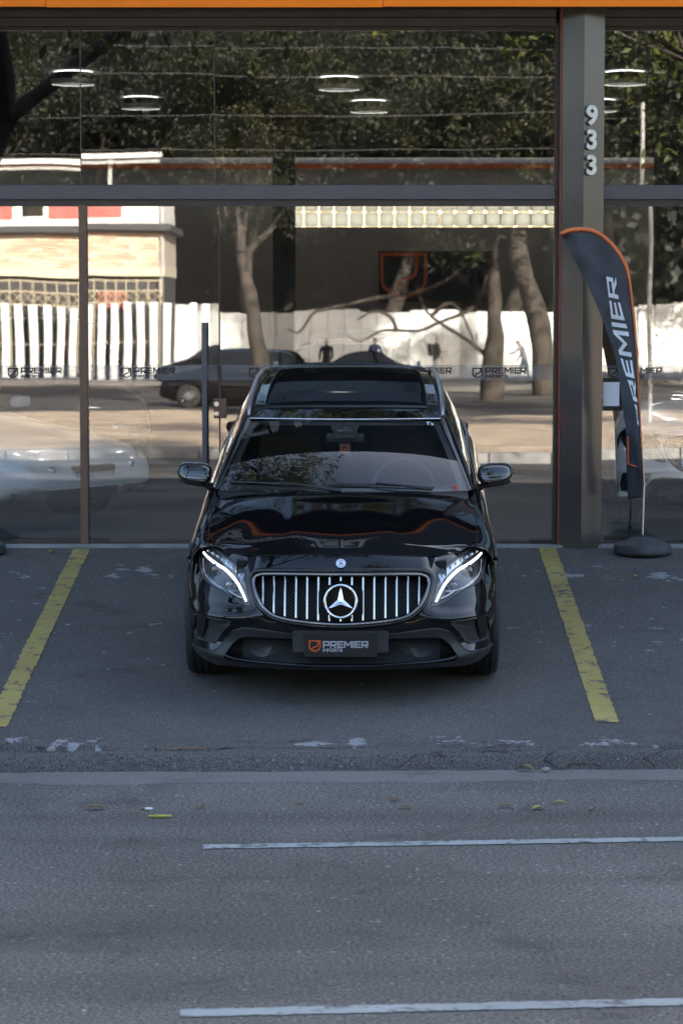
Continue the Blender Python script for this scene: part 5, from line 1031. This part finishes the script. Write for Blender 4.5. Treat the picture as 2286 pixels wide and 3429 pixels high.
# ================================================================== litter
def leaf(name,label,x,y,L,w_,mat,rz,curl=.25,zf=None,group='dry leaves scattered on the road'):
    z=zf if zf is not None else ROADZ; V=[];n=8
    for i in range(n+1):
        t_=i/n; wd_=w_*math.sin(math.pi*min(1,t_*1.02))**.7*.5; h=curl*L*math.sin(math.pi*t_)*.35+.004
        for k in (-1,-.5,0,.5,1): V.append(((t_-.5)*L,k*wd_,h+.35*abs(k)*wd_))
    o=obj(name,V,[(i*5+k,i*5+k+1,(i+1)*5+k+1,(i+1)*5+k) for i in range(n) for k in range(4)],mat,None,60,(x,y,z+.003)); o.rotation_euler=(0,0,rz); so=o.modifiers.new('s','SOLIDIFY'); so.thickness=.0012; return tag(o,label,'leaf',group)
for (a) in (
 ('dry_leaf','long brown leaf lying left of the cigarette butt',-1.15,11.83,.115,.035,'leaf_brown',.15),('dry_leaf','small tan leaf right of the cigarette butt',-.66,11.86,.05,.03,'leaf_brown',.5),('dry_leaf','small brown leaf below the car, right of the green stick',-.195,11.97,.045,.03,'leaf_brown',1.2),
 ('dry_leaf','flat brown leaf in the road below the number plate, upper one',.25,12.05,.055,.035,'leaf_brown',.2),('dry_leaf','brown leaf in the road below the number plate, lower one',.30,11.86,.07,.03,'leaf_brown',-.1),('dry_leaf','orange brown leaf below the right front wheel',.77,11.88,.07,.035,'leaf_brown',.1),
 ('dry_leaf','yellow leaf right of the orange brown leaf on the road',.915,11.83,.06,.035,'leaf_yellow',.3),('dry_leaf','pale leaf on the road above the yellow leaf',1.03,11.98,.06,.025,'leaf_yellow',-.2),('dry_leaf','dark leaf at the right on the road',1.17,11.82,.05,.03,'leaf_brown',.8)): leaf(*a)
leaf('dry_leaf','small yellow leaf by the left parking line near the glass',-2.09,18.45,.06,.04,'leaf_yellow',.4,.3,rampz(18.45),'leaves on the forecourt'); leaf('dry_leaf','crumpled brown leaf against the kerb beside the pale stone',.93,12.84,.11,.045,'leaf_brown',-.35,.6,ROADZ,'leaves on the forecourt'); leaf('dry_leaf','small yellow leaf right of the right parking line',2.03,17.55,.05,.035,'leaf_yellow',1.0,.3,rampz(17.55),'leaves on the forecourt')
cg=thing('cigarette_butt','white cigarette butt on the road left of the car','cigarette butt',(-.903,11.82,ROADZ+.008),.05); MB().tube([(-.013,0,0),(.022,0,0)],.006,10).build('paper','cig_white',cg,50); MB().tube([(-.032,0,0),(-.0131,0,0)],.0058,10).build('filter','leaf_brown',cg,50)
o=MB().tube([(-.05,0,0),(-.02,.002,.001),(.02,-.001,.001),(.055,.003,0)],[.006,.008,.008,.005],8).build('twig','leaf_yellow',None,50,(-.835,11.63,ROADZ+.009)); tag(o,'yellow-green stem fragment on the road below the cigarette butt','twig')
def pebble(label,x,y,z,r,seed,name='stone',mat='stone'):
    bm=bmesh.new(); bmesh.ops.create_icosphere(bm,subdivisions=2,radius=r)
    for v in bm.verts: v.co*=1+.35*MN.noise(v.co*(1.6/r)*.5+Vector((seed,0,0))); v.co.z*=.7
    bm.verts.index_update(); o=obj(name,[v.co[:] for v in bm.verts],[[v.index for v in f.verts] for f in bm.faces],mat,None,60,(x,y,z+r*.5)); bm.free(); return tag(o,label,'stone','stones on the forecourt edge')
pebble('pale round stone against the kerb right of centre',1.035,12.83,ROADZ+.006,.022,1)
random.seed(4)
for i,(lb,x,y,r_) in enumerate((('pale chip at the left broken edge, leftmost',-2.33,13.08,.02),('pale chip in the left broken edge beside the crack',-1.93,13.05,.022),('grey chunk at the right end of the left broken patch',-1.49,13.02,.024),('pale chip in the right broken patch, left one',1.62,13.08,.018),('grey chunk in the middle of the right broken patch',1.95,13.1,.022),('white chip at the right edge of the right broken patch',2.2,13.1,.02),('tiny dark pebble on the gutter at the right',1.32,12.45,.008))): pebble(lb,x,y,rampz(y)-.015 if y>12.6 else ROADZ+.004,r_,i+3)
q=MB(); q.tube([(0,0,0),(.10,.01,.006),(.20,-.004,.008)],[.003,.0035,.003],6); q.tube([(.19,-.0,.008),(.205,.05,.006)],.002,5); q.tube([(.19,0,.008),(.215,-.035,.004)],.002,5); o=q.build('twig','leaf_brown',None,50,(-.90,13.0,rampz(13.0)+.004)); tag(o,'thin dry twig lying along the crack left of the car','twig')
